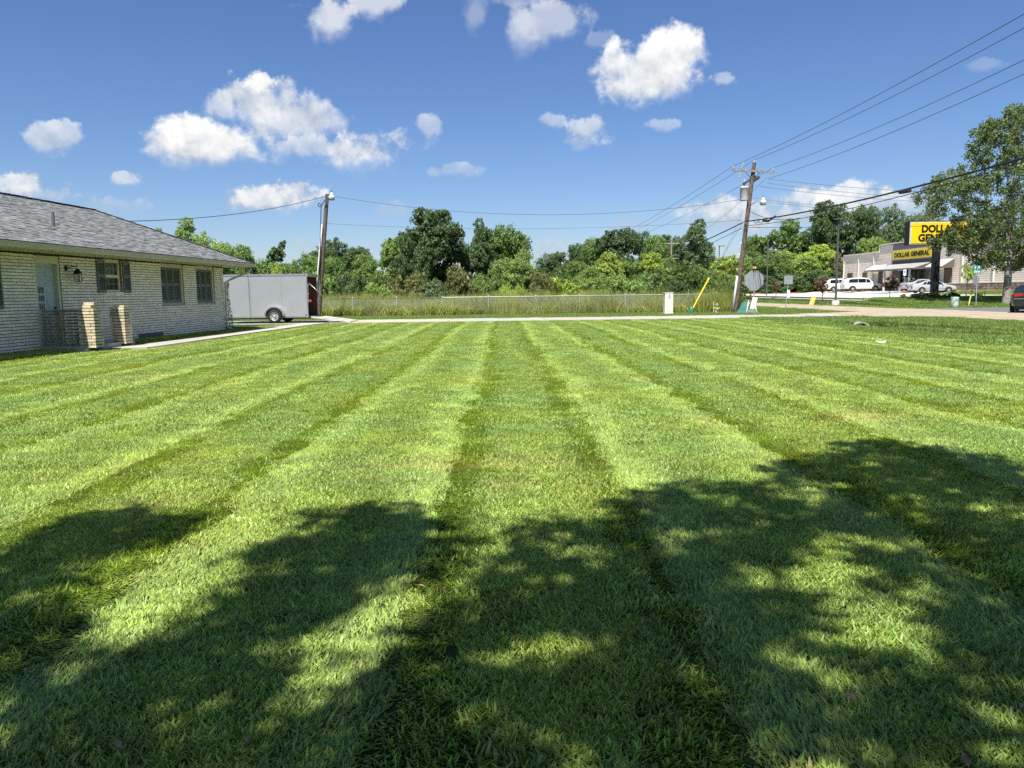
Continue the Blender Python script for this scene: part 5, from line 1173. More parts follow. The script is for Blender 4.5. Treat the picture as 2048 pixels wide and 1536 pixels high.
SED = [(-2.40, .42, .86, .86, .82, .1), (-2.34, .34, 1.0, 1.02, .90, .1), (-2.1, .30, 1.02, 1.05, .96, .1), (-1.75, .28, .99, 1.09, .99, .14), (-1.0, .26, .96, 1.38, 1, .20), (-.3, .26, .95, 1.46, 1, .22), (.3, .26, .94, 1.43, 1, .22), (.8, .26, .93, 1.22, 1, .2), (1.25, .27, .93, .97, 1, .1), (1.9, .30, .86, .87, .96, .1), (2.25, .34, .72, .73, .88, .1), (2.38, .42, .6, .6, .78, .1)]
loc = PY(1722, 586, 110); loc.z = ztf(loc.x, 110)+.04
suv, at_, _ = car('large white SUV parked nose in toward the left wing of the store', loc, R_(-4), SUV, paintw, 2.02, 1.55, -1.55, .40, [(.35, 1.05, .32, .70), (-.75, .30, -.78, .26), (-2.1, -.80, -2.0, -.82)])
rearglass(suv, at_, -2.54, -2.27, .8)
loc = PY(1683, 585, 116); loc.z = ztf(loc.x, 116)+.04
suv2, at_, _ = car('white SUV mostly hidden behind the large white SUV and the lamp post', loc, R_(-2), SUV, paintw, 1.98, 1.55, -1.55, .39, [(.35, 1.05, .32, .70), (-.75, .30, -.78, .26), (-2.1, -.80, -2.0, -.82)])
rearglass(suv2, at_, -2.54, -2.27, .8)
loc = PY(1863, 588, 88); loc.z = ztf(loc.x, 88)+.04
s1_, at_, _ = car('silver sedan parked behind the black post of the tall sign', loc, R_(-6), SED, paints, 1.85, 1.42, -1.42, .34, [(.05, .95, .02, .52), (-.95, .0, -.80, -.03), (-1.42, -1.0, -1.12, -.86)])
rearglass(s1_, at_, -1.78, -1.02, .8); rearglass(s1_, at_, 1.15, .5, .8)
loc = PY(1845, 585, 94.5); loc.z = ztf(loc.x, 94.5)+.04
s2_, at_, _ = car('pale silver car just beyond the silver sedan by the entrance', loc, R_(3), SED, paints, 1.82, 1.42, -1.42, .34, [(.05, .95, .02, .52), (-.95, .0, -.80, -.03), (-1.42, -1.0, -1.12, -.86)])
rearglass(s2_, at_, -1.78, -1.02, .8)
rl_ = PY(2021.5, 620, 40.6); hd = R_(52.5)              # heading, angle from +x
hv = Vector((math.cos(hd), math.sin(hd), 0)); lv = Vector((-math.sin(hd), math.cos(hd), 0)); c = rl_ + hv*2.15 - lv*.86; c.z = .05
dk, at_, _ = car('dark blue black sedan cut off by the right edge of the picture, seen from behind', c, hd, SED, paintk, 1.80, 1.40, -1.40, .325, [(.05, .95, .02, .52), (-.95, .0, -.80, -.03), (-1.42, -1.0, -1.12, -.86)], group=None, name='moving_car', tail=(.45, 1.0, .84, .98))
rearglass(dk, at_, -1.86, -.98, .86)
m = MB(); m.box((-2.415, -.75, .70), (-2.40, .75, .735)); m.build('chrome_strip', chrome, dk); m = MB(); m.box((-2.42, -.7, .36), (-2.36, .7, .44)); m.build('bumper_insert', dark, dk)
# ---------------------------------------------------------------- entrance furniture
Y = 97.0; z = 1.0
c = PY(1807.5, 583, Y); z = ztf(c.x, Y)+.04; m = MB(); m.cyl((c.x, Y, z), (c.x, Y, z+1.15), .10, n=12); m2 = MB(); m2.cyl((c.x, Y, z+1.15), (c.x, Y, z+2.55), .03, n=6); m3 = MB(); m3.box((c.x-.18, Y-.04, z+2.0), (c.x+.18, Y-.03, z+2.75)); m4 = MB(); m4.box((c.x-.1, Y-.045, z+2.3), (c.x+.1, Y-.041, z+2.6))
small('bollard', 'yellow bollard carrying a small parking sign in front of the entrance', 'bollard', [('bollard', m, mat('bollard_yellow', (.75, .58, .12), .6)), ('pole', m2, galv), ('sign_plate', m3, mat('sign_pale', (.75, .8, .85), .5)), ('symbol', m4, blup)])
Y = 98.5; c = PY(1800.5, 583, Y); z = 1.04; m = MB(); m.lathe([(.26, 0), (.32, .75), (.34, .78), (.3, .95), (0, 1.0)], (c.x, Y, z-.1), 14); small('litter_bin', 'pale grey litter bin beside the yellow bollard', 'litter bin', [('bin', m, mat('bin_grey', (.42, .43, .46), .6))])
Y = 96.3; c = PY(1812, 583, Y); m = MB(); m.box((c.x-.32, Y, z-.1), (c.x+.32, Y+.4, z+.18)); m.box((c.x-.26, Y+.02, z+.18), (c.x+.26, Y+.38, z+.25)); small('orange_box', 'low orange red box on the ground right of the yellow bollard', 'box', [('box', m, mat('orange_red', (.55, .13, .05), .6))])
Y = 98.6; c = PY(1813.5, 561, Y); m = MB(); m.box((c.x-.2, Y, c.z-.38), (c.x+.2, Y+.03, c.z+.36)); m2 = MB(); m2.box((c.x-.14, Y-.006, c.z-.12), (c.x+.14, Y-.001, c.z+.18)); m3 = MB(); m3.cyl((c.x, Y+.04, 1.0), (c.x, Y+.04, c.z+.3), .02, n=6); m3.lathe([(.25, 0), (.25, .05), (0, .08)], (c.x, Y+.04, .98), 12)
small('poster_stand', 'small pale poster on a stand beside the entrance doors', 'poster', [('poster', m, mat('poster_pale', (.62, .60, .5), .6)), ('print', m2, mat('poster_red', (.45, .25, .2), .6)), ('stand', m3, dark)])
# ---------------------------------------------------------------- person
def skin(name, pts, edges, rad, mt, parent, sub=1):
    me = bpy.data.meshes.new(name); me.from_pydata(pts, edges, []); o = bpy.data.objects.new(name, me); C.objects.link(o)
    o.modifiers.new('s', 'SKIN'); 
    for i, v in enumerate(me.skin_vertices[0].data): v.radius = (rad[i], rad[i]*.85); v.use_root = (i == 0)
    sd = o.modifiers.new('d', 'SUBSURF'); sd.levels = sub; sd.render_levels = sub
    dg = bpy.context.evaluated_depsgraph_get(); m2 = bpy.data.meshes.new_from_object(o.evaluated_get(dg)); bpy.data.objects.remove(o); m2.materials.clear(); m2.materials.append(mt)
    for p in m2.polygons: p.use_smooth = True
    q = obj(name, m2, parent); return q, m2
Y = 96.6; c = PY(1793, 586, Y); zg_ = ztf(c.x, Y)+.04
per = thing('person', 'person in a dark maroon top and grey trousers carrying something white outside the store', 'person', (c.x, Y, zg_), R_(-20))
skm = mat('skin', (.45, .27, .19), .6); shirt = mat('maroon_cloth', (.07, .018, .028), .9); trou = mat('grey_cloth', (.22, .22, .23), .9); hair = mat('hair_grey', (.28, .24, .2), .8)
P = [(0, 0, .93), (0, 0, 1.12), (0, 0, 1.36), (0, .0, 1.46), (0, -.02, 1.55), (0, -.03, 1.66), (-.17, 0, 1.38), (-.23, -.04, 1.12), (-.16, -.24, 1.03), (-.10, -.30, 1.04), (.17, 0, 1.38), (.23, -.04, 1.12), (.15, -.25, 1.04), (.09, -.31, 1.05), (-.09, 0, .88), (-.11, -.04, .48), (-.11, .02, .08), (-.12, -.14, .04), (.09, 0, .88), (.12, .05, .48), (.12, .1, .08), (.13, -.05, .04)]
E = [(0,1),(1,2),(2,3),(3,4),(4,5),(2,6),(6,7),(7,8),(8,9),(2,10),(10,11),(11,12),(12,13),(0,14),(14,15),(15,16),(16,17),(0,18),(18,19),(19,20),(20,21)]
Rr = [.15, .14, .16, .055, .085, .075, .06, .045, .035, .035, .06, .045, .035, .035, .095, .065, .045, .04, .095, .065, .045, .04]
_, bm_ = skin('body', P, E, Rr, skm, per, 1)
fg = MB()
for sgx, hx_, hy_, hz_ in ((1, -.10, -.30, 1.04), (-1, .09, -.31, 1.05)):
    for k in range(4): fg.tube([(hx_+sgx*.0+(k-1.5)*.017, hy_, hz_), (hx_+(k-1.5)*.019, hy_-.05, hz_+.005), (hx_+(k-1.5)*.019+sgx*.012, hy_-.08+abs(k-1.5)*.008, hz_-.02)], [.009, .008, .006], 5)
    fg.tube([(hx_+sgx*.03, hy_+.01, hz_), (hx_+sgx*.055, hy_-.02, hz_+.02), (hx_+sgx*.05, hy_-.05, hz_+.02)], [.011, .009, .007], 5)
fg.lathe([(0, .0), (.012, .01), (.012, .03), (0, .04)], (0, -.115, 1.60), 6); fg.build('hand_and_nose', skm, per)
ey = MB(); ey.box((-.035, -.108, 1.645), (-.018, -.102, 1.655)); ey.box((.018, -.108, 1.645), (.035, -.102, 1.655)); ey.box((-.025, -.105, 1.575), (.025, -.100, 1.583)); ey.build('face_mark', dark, per)
skin('shirt', [P[i] for i in (0, 1, 2, 6, 7, 10, 11)]+[(0, 0, 1.44)], [(0,1),(1,2),(2,3),(3,4),(2,5),(5,6),(2,7)], [.17, .17, .18, .085, .07, .085, .07, .09], shirt, per)
skin('trousers', [(0, 0, .95)]+[P[i] for i in (14, 15, 16, 18, 19, 20)], [(0,1),(1,2),(2,3),(0,4),(4,5),(5,6)], [.165, .115, .085, .065, .115, .085, .065], trou, per)
MB().lathe([(.10, -.03), (.112, .04), (.09, .10), (.04, .13), (0, .135)], (0, .005, 1.64), 12).build('hair', hair, per)
m = MB(); 
for sx_ in (-1, 1): m.lathe([(.0, 0), (.06, .01), (.065, .06), (.05, .09), (0, .1)], (.12*sx_, -.06 if sx_ < 0 else .03, 0), 8)
m.build('shoe', mat('shoe_white', (.6, .6, .62), .6), per)
m = MB(); m.box((-.22, -.42, 1.0), (.22, -.30, 1.14)); o = m.build('carton', mat('carton_white', (.75, .74, .70), .7)); o.location = per.location; o.rotation_euler = per.rotation_euler; tag(o, 'white package held at the waist by the person outside the store', 'package')
# ================================================================ trees
leafm = leaf_mat('leaves', .5, .42, .42, True)
barkm = mat('bark', (.13, .10, .075), .95, var=.25, scale=5, bump=.8, bscale=14, coord='Object'); barkp = mat('pale_bark', (.28, .25, .21), .95, var=.2, scale=5, bump=.6, bscale=14, coord='Object')
def trunk_mesh(name, seed, H, r0, nb, spread, mt, sub=None, base=.22, lean=.06):
    g = random.Random(seed); m = MB(); pts = [Vector((0, 0, -.4))]; n = 6; x = y = 0
    for i in range(1, n+1): x += g.uniform(-lean, lean)*H/n*2; y += g.uniform(-lean, lean)*H/n*2; pts.append(Vector((x, y, H*i/n)))
    m.tube(pts, [r0*1.25]+[r0*(1-.75*i/n) for i in range(1, n+1)], 9)
    for k in range(nb):
        f = base+(1-base)*(k+.5)/nb*.85; i = min(n-1, int(f*n)); p = pts[i].lerp(pts[i+1], f*n-i); a = g.uniform(0, 6.28); up_ = g.uniform(.5, 1.1); L = spread*(1.05-f*.6)*g.uniform(.7, 1.1)
        d = Vector((math.cos(a), math.sin(a), up_)).normalized(); q1 = p+d*L*.5+Vector((0, 0, .05*L)); q2 = q1+Vector((d.x, d.y, d.z+.35)).normalized()*L*.5; r = r0*(1-.75*f)*.55
        m.tube([p, q1, q2], [r, r*.6, r*.15], 6)
        for s_ in range(2): a2 = a+g.uniform(-1, 1); e = q1+Vector((math.cos(a2), math.sin(a2), .6)).normalized()*L*.4; m.tube([q1, e], [r*.45, r*.1], 5)
    return m.mesh(name, mt)
def lobed(name, seed, A, nlob, shape, lr, leaf, dens, hollow=.25):
    """billowing crown, height 1 and radius A: lobes of leaf clumps, gaps left between them"""
    g = np.random.default_rng(seed); P_ = []; D_ = []; k = 0; lobes = []
    while len(lobes) < nlob:
        v = g.normal(size=3); v /= np.linalg.norm(v); r = g.uniform(.35, .78); z = .5+.5*v[2]*r*1.0
        wz = {'round': 1.0, 'tall': 1.05-.45*z, 'open': .75+.5*z, 'shrub': 1.0, 'cone': 1.25-1.0*z}[shape]
        lobes.append((v[0]*r*A*wz, v[1]*r*A*wz, z if shape != 'shrub' else abs(v[2])*r, lr*g.uniform(.6, 1.25)))
    for (x, y, z, r) in lobes:
        r *= {'cone': 1.2-.7*z, 'tall': 1.15-.4*z}.get(shape, 1)
        nc = max(4, int(dens*(r/lr)**2)); c = g.normal(size=(nc, 3)); c /= np.linalg.norm(c, axis=1)[:, None]; c = c*(g.uniform(hollow, 1, nc)**.5*r)[:, None]*np.array([1, 1, .8])+np.array([x, y, z])
        for q in c:
            n = int(g.integers(26, 46)); d = g.normal(size=(n, 3)); d /= np.linalg.norm(d, axis=1)[:, None]; P_.append(q+d*(g.random(n)**.5*r*g.uniform(.22, .40))[:, None]*np.array([1.1, 1.1, .75])); D_.append(d*.6+(q-np.array([x, y, z]))/r*.7)
    p = np.concatenate(P_); d = np.concatenate(D_); n = len(p); p[:, 2] = np.where(p[:, 2] < 0, -p[:, 2]*.3, p[:, 2])
    nr = d*.7+g.normal(size=(n, 3))*.55+np.array([0, 0, .25]); nr /= np.linalg.norm(nr, axis=1)[:, None]; t = np.cross(nr, g.normal(size=(n, 3))); t /= np.linalg.norm(t, axis=1)[:, None]; b = np.cross(nr, t); s_ = leaf*g.uniform(.6, 1.3, n)
    V = np.stack([p-t*s_[:, None], p-b*(s_*.6)[:, None], p+t*s_[:, None], p+b*(s_*.6)[:, None]], 1).reshape(-1, 3)
    sx = np.percentile(np.abs(p[:, 0]), 99.0); top = np.percentile(p[:, 2], 99.85); V[:, :2] /= sx; V[:, 2] /= top       # radius 1, height 1
    V[:, :2] *= A
    return np_mesh(name, V, (np.arange(n)*4)[:, None]+np.arange(4)[None, :], leafm)
AS = {'round': .46, 'tall': .38, 'open': .52, 'shrub': .85, 'cone': .40}
CR = {}
for k in range(4): CR['round%d' % k] = lobed('crown', 700+k, .46, 19, 'round', .17, .0155, 32)
for k in range(3): CR['tall%d' % k] = lobed('crown', 720+k, .38, 22, 'tall', .14, .0150, 32)
for k in range(3): CR['open%d' % k] = lobed('crown', 730+k, .52, 21, 'open', .125, .0150, 26)
for k in range(3): CR['shrub%d' % k] = lobed('crown', 740+k, .85, 18, 'shrub', .24, .027, 30)
CR['cone0'] = lobed('crown', 750, .40, 18, 'cone', .13, .022, 20)
CR['sap0'] = lobed('crown', 760, .46, 10, 'round', .22, .040, 9); CR['sap1'] = lobed('crown', 761, .46, 10, 'open', .20, .040, 8)
TR = [trunk_mesh('trunk', 40+k, 1.0, .030, 7, .34, barkm) for k in range(3)]; TRP = [trunk_mesh('trunk', 60+k, 1.0, .026, 8, .40, barkp, base=.35) for k in range(2)]
CLR0 = dict(dark=(.046, .078, .024), mid=(.078, .128, .030), light=(.115, .175, .042), yel=(.150, .205, .034), brn=(.078, .090, .026), blue=(.066, .105, .042), red=(.085, .052, .030), olive=(.105, .120, .042))
CLR = {k: tuple(c*(2.15, 2.1, 3.0)[i] for i, c in enumerate(v)) for k, v in CLR0.items()}
trn = [0]
def tree(px, top, hw, Y, kind, clr, label, group, z=None, low=.14, cat='tree', name='tree', pale=False, ry=1.0, jitter=True):
    b = PY(px, 600, Y); zg = ztf(b.x, Y) if z is None else z; H = PY(px, top, Y).z-zg; R = abs(PY(px+hw, 560, Y).x-PY(px-hw, 560, Y).x)/2
    o = thing(name, label, cat, (b.x, Y, zg), trn[0]*2.4, group); trn[0] += 1
    if kind.startswith('shrub'): low = 0.0
    ck = kind if kind[-1].isdigit() else kind+str(trn[0] % {'round': 4, 'tall': 3, 'open': 3, 'shrub': 3, 'cone': 1, 'sap': 2}[kind])
    A = AS.get(kind.rstrip('0123'), .46)
    c = obj('crown', CR[ck], o, (0, 0, H*low), scale=(R/A, R/A*ry, H*(1-low))); j = random.uniform(.88, 1.12)
    q = CLR[clr]; c.color = (q[0]*j, q[1]*j, q[2]*j, 1)
    if not kind.startswith('shrub') or H > 3.2:
        tm_ = (TRP if pale else TR)[trn[0] % 2]; s_ = H*.70; obj('trunk', tm_, o, scale=(s_*.9, s_*.9, s_))
    return o
GL = 'trees beyond the fence'; GS = 'shrubs beyond the fence'; GR = 'trees behind the store'
T = tree
# left of the short pole
T(360, 436, 42, 66, 'open', 'light', 'sparse light green tree rising right above the house roof', GL, low=.3)
T(318, 456, 26, 70, 'open', 'light', 'low light green treetop just showing over the roof slope', GL)
T(428, 466, 40, 63, 'round', 'light', 'light green tree above the lower end of the house roof', GL)
T(480, 490, 36, 66, 'round', 'mid', 'mid green bushy tree over the house gutter corner', GL)
T(565, 483, 36, 95, 'cone0', 'dark', 'dark pointed tree standing behind the hedge above the trailer', GL, low=.05)
T(530, 518, 44, 68, 'round', 'mid', 'rounded green tree behind the front half of the trailer', GL, low=.03)
T(596, 512, 44, 72, 'round', 'mid', 'green tree behind the rear end of the trailer', GL, low=.03)
T(470, 522, 30, 64, 'shrub', 'light', 'light green shrub between the gutter corner and the trailer roof', GS)
T(566, 530, 36, 61, 'shrub', 'yel', 'yellowish green shrub just above the trailer roof', GS)
T(645, 495, 34, 92, 'round', 'dark', 'dark round treetop touching the short pole from behind', GL)
T(694, 478, 42, 96, 'round', 'dark', 'dark oak like dome right of the short pole', GL, pale=True)
T(728, 508, 40, 78, 'round', 'mid', 'mid green rounded tree between the dark oak and the tallest dark tree', GL, low=.03)
T(674, 515, 44, 68, 'round', 'mid', 'dense green tree right behind the short pole', GL, low=.03)
T(640, 540, 30, 62, 'shrub', 'light', 'light green bush at the open end of the trailer', GS)
T(700, 548, 42, 60, 'shrub', 'dark', 'dark green bush behind the fence right of the short pole', GS)
T(742, 545, 34, 61, 'shrub', 'mid', 'mid green bush behind the fence, second to the right of the short pole', GS)
# middle clump
T(797, 473, 36, 66, 'tall', 'light', 'pale green slender tree on the left flank of the tallest dark tree', GL, low=.08)
T(868, 418, 66, 67, 'tall', 'dark', 'tallest dark green bushy tree in the middle of the field', GL, low=.04)
T(828, 470, 34, 65, 'round', 'dark', 'dark side crown joined to the left of the tallest tree', GL, low=.05)
T(946, 437, 34, 69, 'open', 'blue', 'bluish green loose tree right of the tallest dark tree', GL, low=.12)
T(975, 456, 30, 66, 'tall', 'dark', 'narrow dark tree between the loose tree and the broad green one', GL, low=.06)
T(1022, 450, 46, 67, 'round', 'mid', 'broad green tree at the right end of the middle clump', GL, low=.05)
T(1035, 500, 38, 63, 'round', 'light', 'lighter green tree in front of the broad green one', GL, low=.03)
T(816, 548, 48, 59, 'shrub', 'brn', 'brownish shrub below the pale slender tree', GS)
T(925, 530, 42, 60, 'shrub', 'brn', 'brownish green shrub at the foot of the middle clump', GS)
T(965, 545, 34, 59, 'shrub', 'mid', 'mid green shrub right of the brownish one in the middle clump', GS)
T(875, 560, 44, 58.5, 'shrub', 'blue', 'bluish green low bush under the tallest dark tree', GS)
T(763, 566, 34, 57.5, 'shrub', 'light', 'light green low bush left of the brownish shrub', GS)
T(1012, 570, 22, 57, 'shrub', 'yel', 'small bright yellow green dome bush, left one of a pair', GS)
T(1046, 571, 24, 57, 'shrub', 'yel', 'small bright yellow green dome bush, right one of a pair', GS)
T(1084, 545, 36, 60, 'shrub', 'brn', 'brownish green shrub at the gap in the tree line', GS)
# right tree line along the road
T(1105, 505, 34, 165, 'round', 'dark', 'far dark tree at the low end of the receding tree line', GL, low=.05)
T(1148, 488, 34, 150, 'round', 'dark', 'far dark tree behind the distant grey pole', GL, low=.05)
T(1190, 473, 36, 140, 'round', 'mid', 'far green tree, third in the receding tree line', GL, low=.05)
T(1232, 458, 40, 132, 'tall', 'dark', 'tall dark tree at the crest of the receding tree line', GL, low=.05)
T(1278, 461, 38, 128, 'round', 'dark', 'dark tree right of the crest under the crossing lines', GL, low=.05)
T(1316, 472, 34, 126, 'round', 'mid', 'green tree left of the pole with grey transformers', GL, low=.05)
T(1370, 440, 50, 130, 'open', 'blue', 'big airy bluish tree behind the pole with grey transformers', GL, low=.1)
T(1395, 470, 36, 134, 'round', 'blue', 'lower right flank of the big airy tree', GL, low=.1)
T(1345, 475, 30, 136, 'round', 'blue', 'lower left flank of the big airy tree', GL, low=.1)
T(1150, 522, 34, 82, 'round', 'mid', 'green tree below the distant grey pole', GL, low=.03)
T(1220, 506, 32, 74, 'tall', 'yel', 'bright yellow green young tree in front of the dark tree line', GL, low=.04)
T(1180, 534, 38, 68, 'round', 'light', 'light green tree left of the bright young tree', GL, low=.03)
T(1262, 520, 42, 78, 'round', 'mid', 'rounded green tree right of the bright young tree', GL, low=.03)
T(1305, 508, 30, 76, 'tall', 'yel', 'yellow green spiky young tree left of the transformers', GL, low=.04)
T(1345, 532, 44, 68, 'round', 'mid', 'dense green tree above the white utility cabinet', GL, low=.03)
T(1400, 530, 42, 66, 'round', 'mid', 'dense green tree behind the yellow guy guard', GL, low=.03)
T(1300, 545, 40, 63, 'shrub', 'mid', 'green shrub behind the fence left of the white cabinet', GS)
T(1130, 556, 40, 61, 'shrub', 'yel', 'yellow green shrub behind the fence in the middle right', GS)
T(1240, 548, 44, 60, 'shrub', 'light', 'light green shrub behind the fence under the young tree', GS)
T(1362, 560, 34, 60, 'shrub', 'dark', 'dark green shrub behind the white cabinet', GS)
T(1420, 555, 36, 60, 'shrub', 'mid', 'green shrub at the right end of the fence', GS)
T(1450, 512, 28, 88, 'tall', 'yel', 'yellow green tree left of the tall leaning pole', GL, low=.05)
T(1482, 516, 24, 92, 'tall', 'light', 'light green tree touching the tall leaning pole', GL, low=.05)
T(1440, 548, 34, 70, 'shrub', 'light', 'light green bush left of the foot of the tall leaning pole', GS)
T(1404, 590, 22, 51.6, 'shrub', 'brn', 'dry brownish bush caught in the fence behind the green post', GS)
# behind the car park
T(1512, 470, 30, 140, 'round', 'mid', 'green tree just right of the tall leaning pole', GR, low=.2, pale=True)
T(1560, 441, 46, 138, 'open', 'mid', 'spreading tree with gaps behind the square sign', GR, low=.25, pale=True)
T(1610, 428, 50, 142, 'open', 'dark', 'dark spreading tree left of the tallest trees by the store', GR, low=.2)
T(1660, 404, 50, 146, 'round', 'dark', 'tallest dark tree behind the lamp post left of the store', GR, low=.2)
T(1708, 414, 44, 144, 'round', 'dark', 'dark tree above the left wing of the store', GR, low=.15)
T(1755, 424, 36, 150, 'open', 'blue', 'bluish tree with sky gaps above the store roof', GR, low=.1)
T(1796, 410, 36, 152, 'round', 'blue', 'rounded dark bluish tree left of the tall yellow sign', GR, low=.1)
T(1845, 422, 36, 155, 'round', 'olive', 'olive tree behind the tall yellow sign', GR, low=.1)
T(1750, 474, 38, 140, 'round', 'light', 'lower light green tree behind the raised store front', GR, low=.0)
T(1800, 470, 38, 150, 'round', 'mid', 'lower green tree behind the left end of the tall sign', GR, low=.0)
T(1905, 425, 50, 156, 'round', 'mid', 'green tree behind the store, hidden partly by the near tree', GR, low=.1)
T(1980, 420, 50, 156, 'round', 'dark', 'dark tree behind the store at the far right', GR, low=.1)
T(2050, 430, 50, 150, 'round', 'mid', 'green tree behind the store at the picture edge', GR, low=.1)
T(1535, 505, 34, 130, 'round', 'mid', 'low green tree behind the far lamp post', GR, low=.03)
T(1585, 500, 38, 132, 'round', 'light', 'light green tree behind the square sign', GR, low=.05)
T(1632, 490, 36, 134, 'tall', 'yel', 'yellow green tree left of the lamp post by the store', GR, low=.05)
T(1668, 500, 26, 136, 'round', 'olive', 'olive tree right beside the left end of the store', GR, low=.1, pale=True)
T(1570, 545, 50, 128, 'shrub', 'dark', 'dark undergrowth behind the car park, left part', GR, cat='shrub')
T(1640, 540, 44, 128, 'shrub', 'dark', 'dark undergrowth behind the car park next to the store', GR, cat='shrub')
T(1510, 550, 34, 126, 'shrub', 'dark', 'dark undergrowth behind the stop sign', GR, cat='shrub')
# saplings round the car park
def sapling(px, pyb, top, hw, Y, clr, label, kind='sap'): return tree(px, top, hw, Y, kind, clr, label, 'saplings round the car park', low=.26, cat='sapling', name='sapling')
sapling(1645, 597, 553, 17, 64.0, 'red', 'reddish brown sapling left of the lamp post base')
sapling(1779, 597, 551, 16, 62.0, 'red', 'dark reddish sapling in front of the white SUV')
sapling(1552, 596, 560, 9, 84, 'red', 'thin reddish sapling behind the square sign')
sapling(1479, 596, 556, 8, 88, 'dark', 'dark little sapling right of the tall leaning pole')
sapling(1932, 588, 527, 15, 70, 'yel', 'yellow green sapling between the tall sign and the street name sign')
tree(1806, 588, 8, 61.5, 'shrub', 'mid', 'small clipped green bush on the edge of the car park', 'low bushes of the store', cat='bush', name='bush')
tree(1845, 585, 24, 60.0, 'shrub', 'olive', 'pale variegated low bush left of the tall sign post', 'low bushes of the store', cat='bush', name='bush')
tree(1887, 588, 22, 59.5, 'shrub', 'dark', 'dark low bush right of the tall sign post', 'low bushes of the store', cat='bush', name='bush')
tree(1908, 584, 12, 63, 'shrub', 'dark', 'dark green bush behind the pale green pedestal', 'low bushes of the store', cat='bush', name='bush')
tree(1955, 585, 9, 64, 'shrub', 'mid', 'small green bush behind the street name sign post', 'low bushes of the store', cat='bush', name='bush')
# near tree at the right
YB = 55.5; c = PY(2012, 608, YB); zb_ = ztf(c.x, YB)
big = thing('tree', 'big grey green tree with a straight trunk before the store at the right edge', 'tree', (c.x, YB, zb_), 0, 'big roadside trees')
lob = [(-5.0, .0, 7.6, 1.9, 1.3), (-3.6, .3, 8.6, 1.7, 1.2), (-2.7, .2, 6.0, 1.5, 1.2), (-1.2, 0, 11.2, 2.1, 1.8), (.9, .3, 11.9, 1.9, 1.5), (2.6, 0, 10.4, 2.2, 1.8), (-.6, .2, 8.6, 2.7, 2.2), (2.2, -.5, 7.6, 2.9, 2.2), (-2.9, .5, 4.2, 1.3, .7), (-.5, -.2, 5.6, 2.3, 1.8), (2.6, .2, 4.9, 2.7, 1.8), (-1.6, -.3, 3.3, 1.3, .75), (1.5, .8, 3.2, 1.9, .9), (4.4, .2, 8.4, 2, 1.8), (-5.2, 0, 4.4, .55, .4), (-4.2, 0, 4.9, .7, .4), (-1.9, .3, 12.0, 1.0, .8), (-.15, 0, 13.0, .9, .8), (4.5, -.3, 5.6, 2.0, 1.6)]
g = np.random.default_rng(77); ps_ = []; ds_ = []
for (x, y, z, r, h) in lob:
    ncl = int(34*r*r**.3); cc = g.normal(size=(ncl, 3)); cc /= np.linalg.norm(cc, axis=1)[:, None]; cc = cc*(g.random(ncl)**.33)[:, None]*np.array([r, r*1.15, h])+np.array([x, y, z])
    for q in cc:
        n = 40; d = g.normal(size=(n, 3)); d /= np.linalg.norm(d, axis=1)[:, None]; ps_.append(q+d*(g.random(n)**.6*.36)[:, None]); ds_.append(d)
p = np.concatenate(ps_); d = np.concatenate(ds_); n = len(p); nr = d*.5+g.normal(size=(n, 3))*.8; nr /= np.linalg.norm(nr, axis=1)[:, None]; t = np.cross(nr, g.normal(size=(n, 3))); t /= np.linalg.norm(t, axis=1)[:, None]; b = np.cross(nr, t); s_ = .092*g.uniform(.6, 1.3, n)
V = np.stack([p-t*s_[:, None], p-b*(s_*.6)[:, None], p+t*s_[:, None], p+b*(s_*.6)[:, None]], 1).reshape(-1, 3)
cb_ = obj('crown', np_mesh('crown', V, (np.arange(n)*4)[:, None]+np.arange(4)[None, :], leafm), big); cb_.color = (.145, .205, .098, 1)
m = MB(); m.tube([(0, 0, -.3), (0, 0, .2), (.02, 0, 2), (-.03, .05, 4), (.02, 0, 7), (.1, 0, 10), (.0, 0, 12.4)], [.42, .27, .235, .22, .15, .08, .03], 14)
for (x, y, z, r, h) in lob: zz = max(3.1, z-r*1.3-1); m.tube([(0, 0, zz), (x*.45, y*.5, zz+(z-zz)*.45), (x*.95, y, z)], [.09, .05, .015], 6)
m.build('trunk', barkp, big)
# undergrowth filling the foot of the tree line: one unbroken mass of briars
g = np.random.default_rng(5); n = 42000; x = g.uniform(-42, 19, n); y = 61+g.random(n)*9; hh = 1.5+.9*np.sin(x*.55)+.7*np.sin(x*1.7+1)+.5*np.sin(x*3.1)+(y-61)*.12
z = g.random(n)**.7*np.clip(hh, .6, 4); p = np.stack([x, y, z], 1); nr = g.normal(size=(n, 3))+np.array([0, -.7, .6]); nr /= np.linalg.norm(nr, axis=1)[:, None]; t = np.cross(nr, g.normal(size=(n, 3))); t /= np.linalg.norm(t, axis=1)[:, None]; b = np.cross(nr, t); s_ = .17*g.uniform(.5, 1.3, n)
V = np.stack([p-t*s_[:, None], p-b*(s_*.5)[:, None], p+t*s_[:, None], p+b*(s_*.5)[:, None]], 1).reshape(-1, 3); o = obj('thicket', np_mesh('thicket', V, (np.arange(n)*4)[:, None]+np.arange(4)[None, :], leafm), kind='stuff'); o.color = (.085, .13, .035, 1)
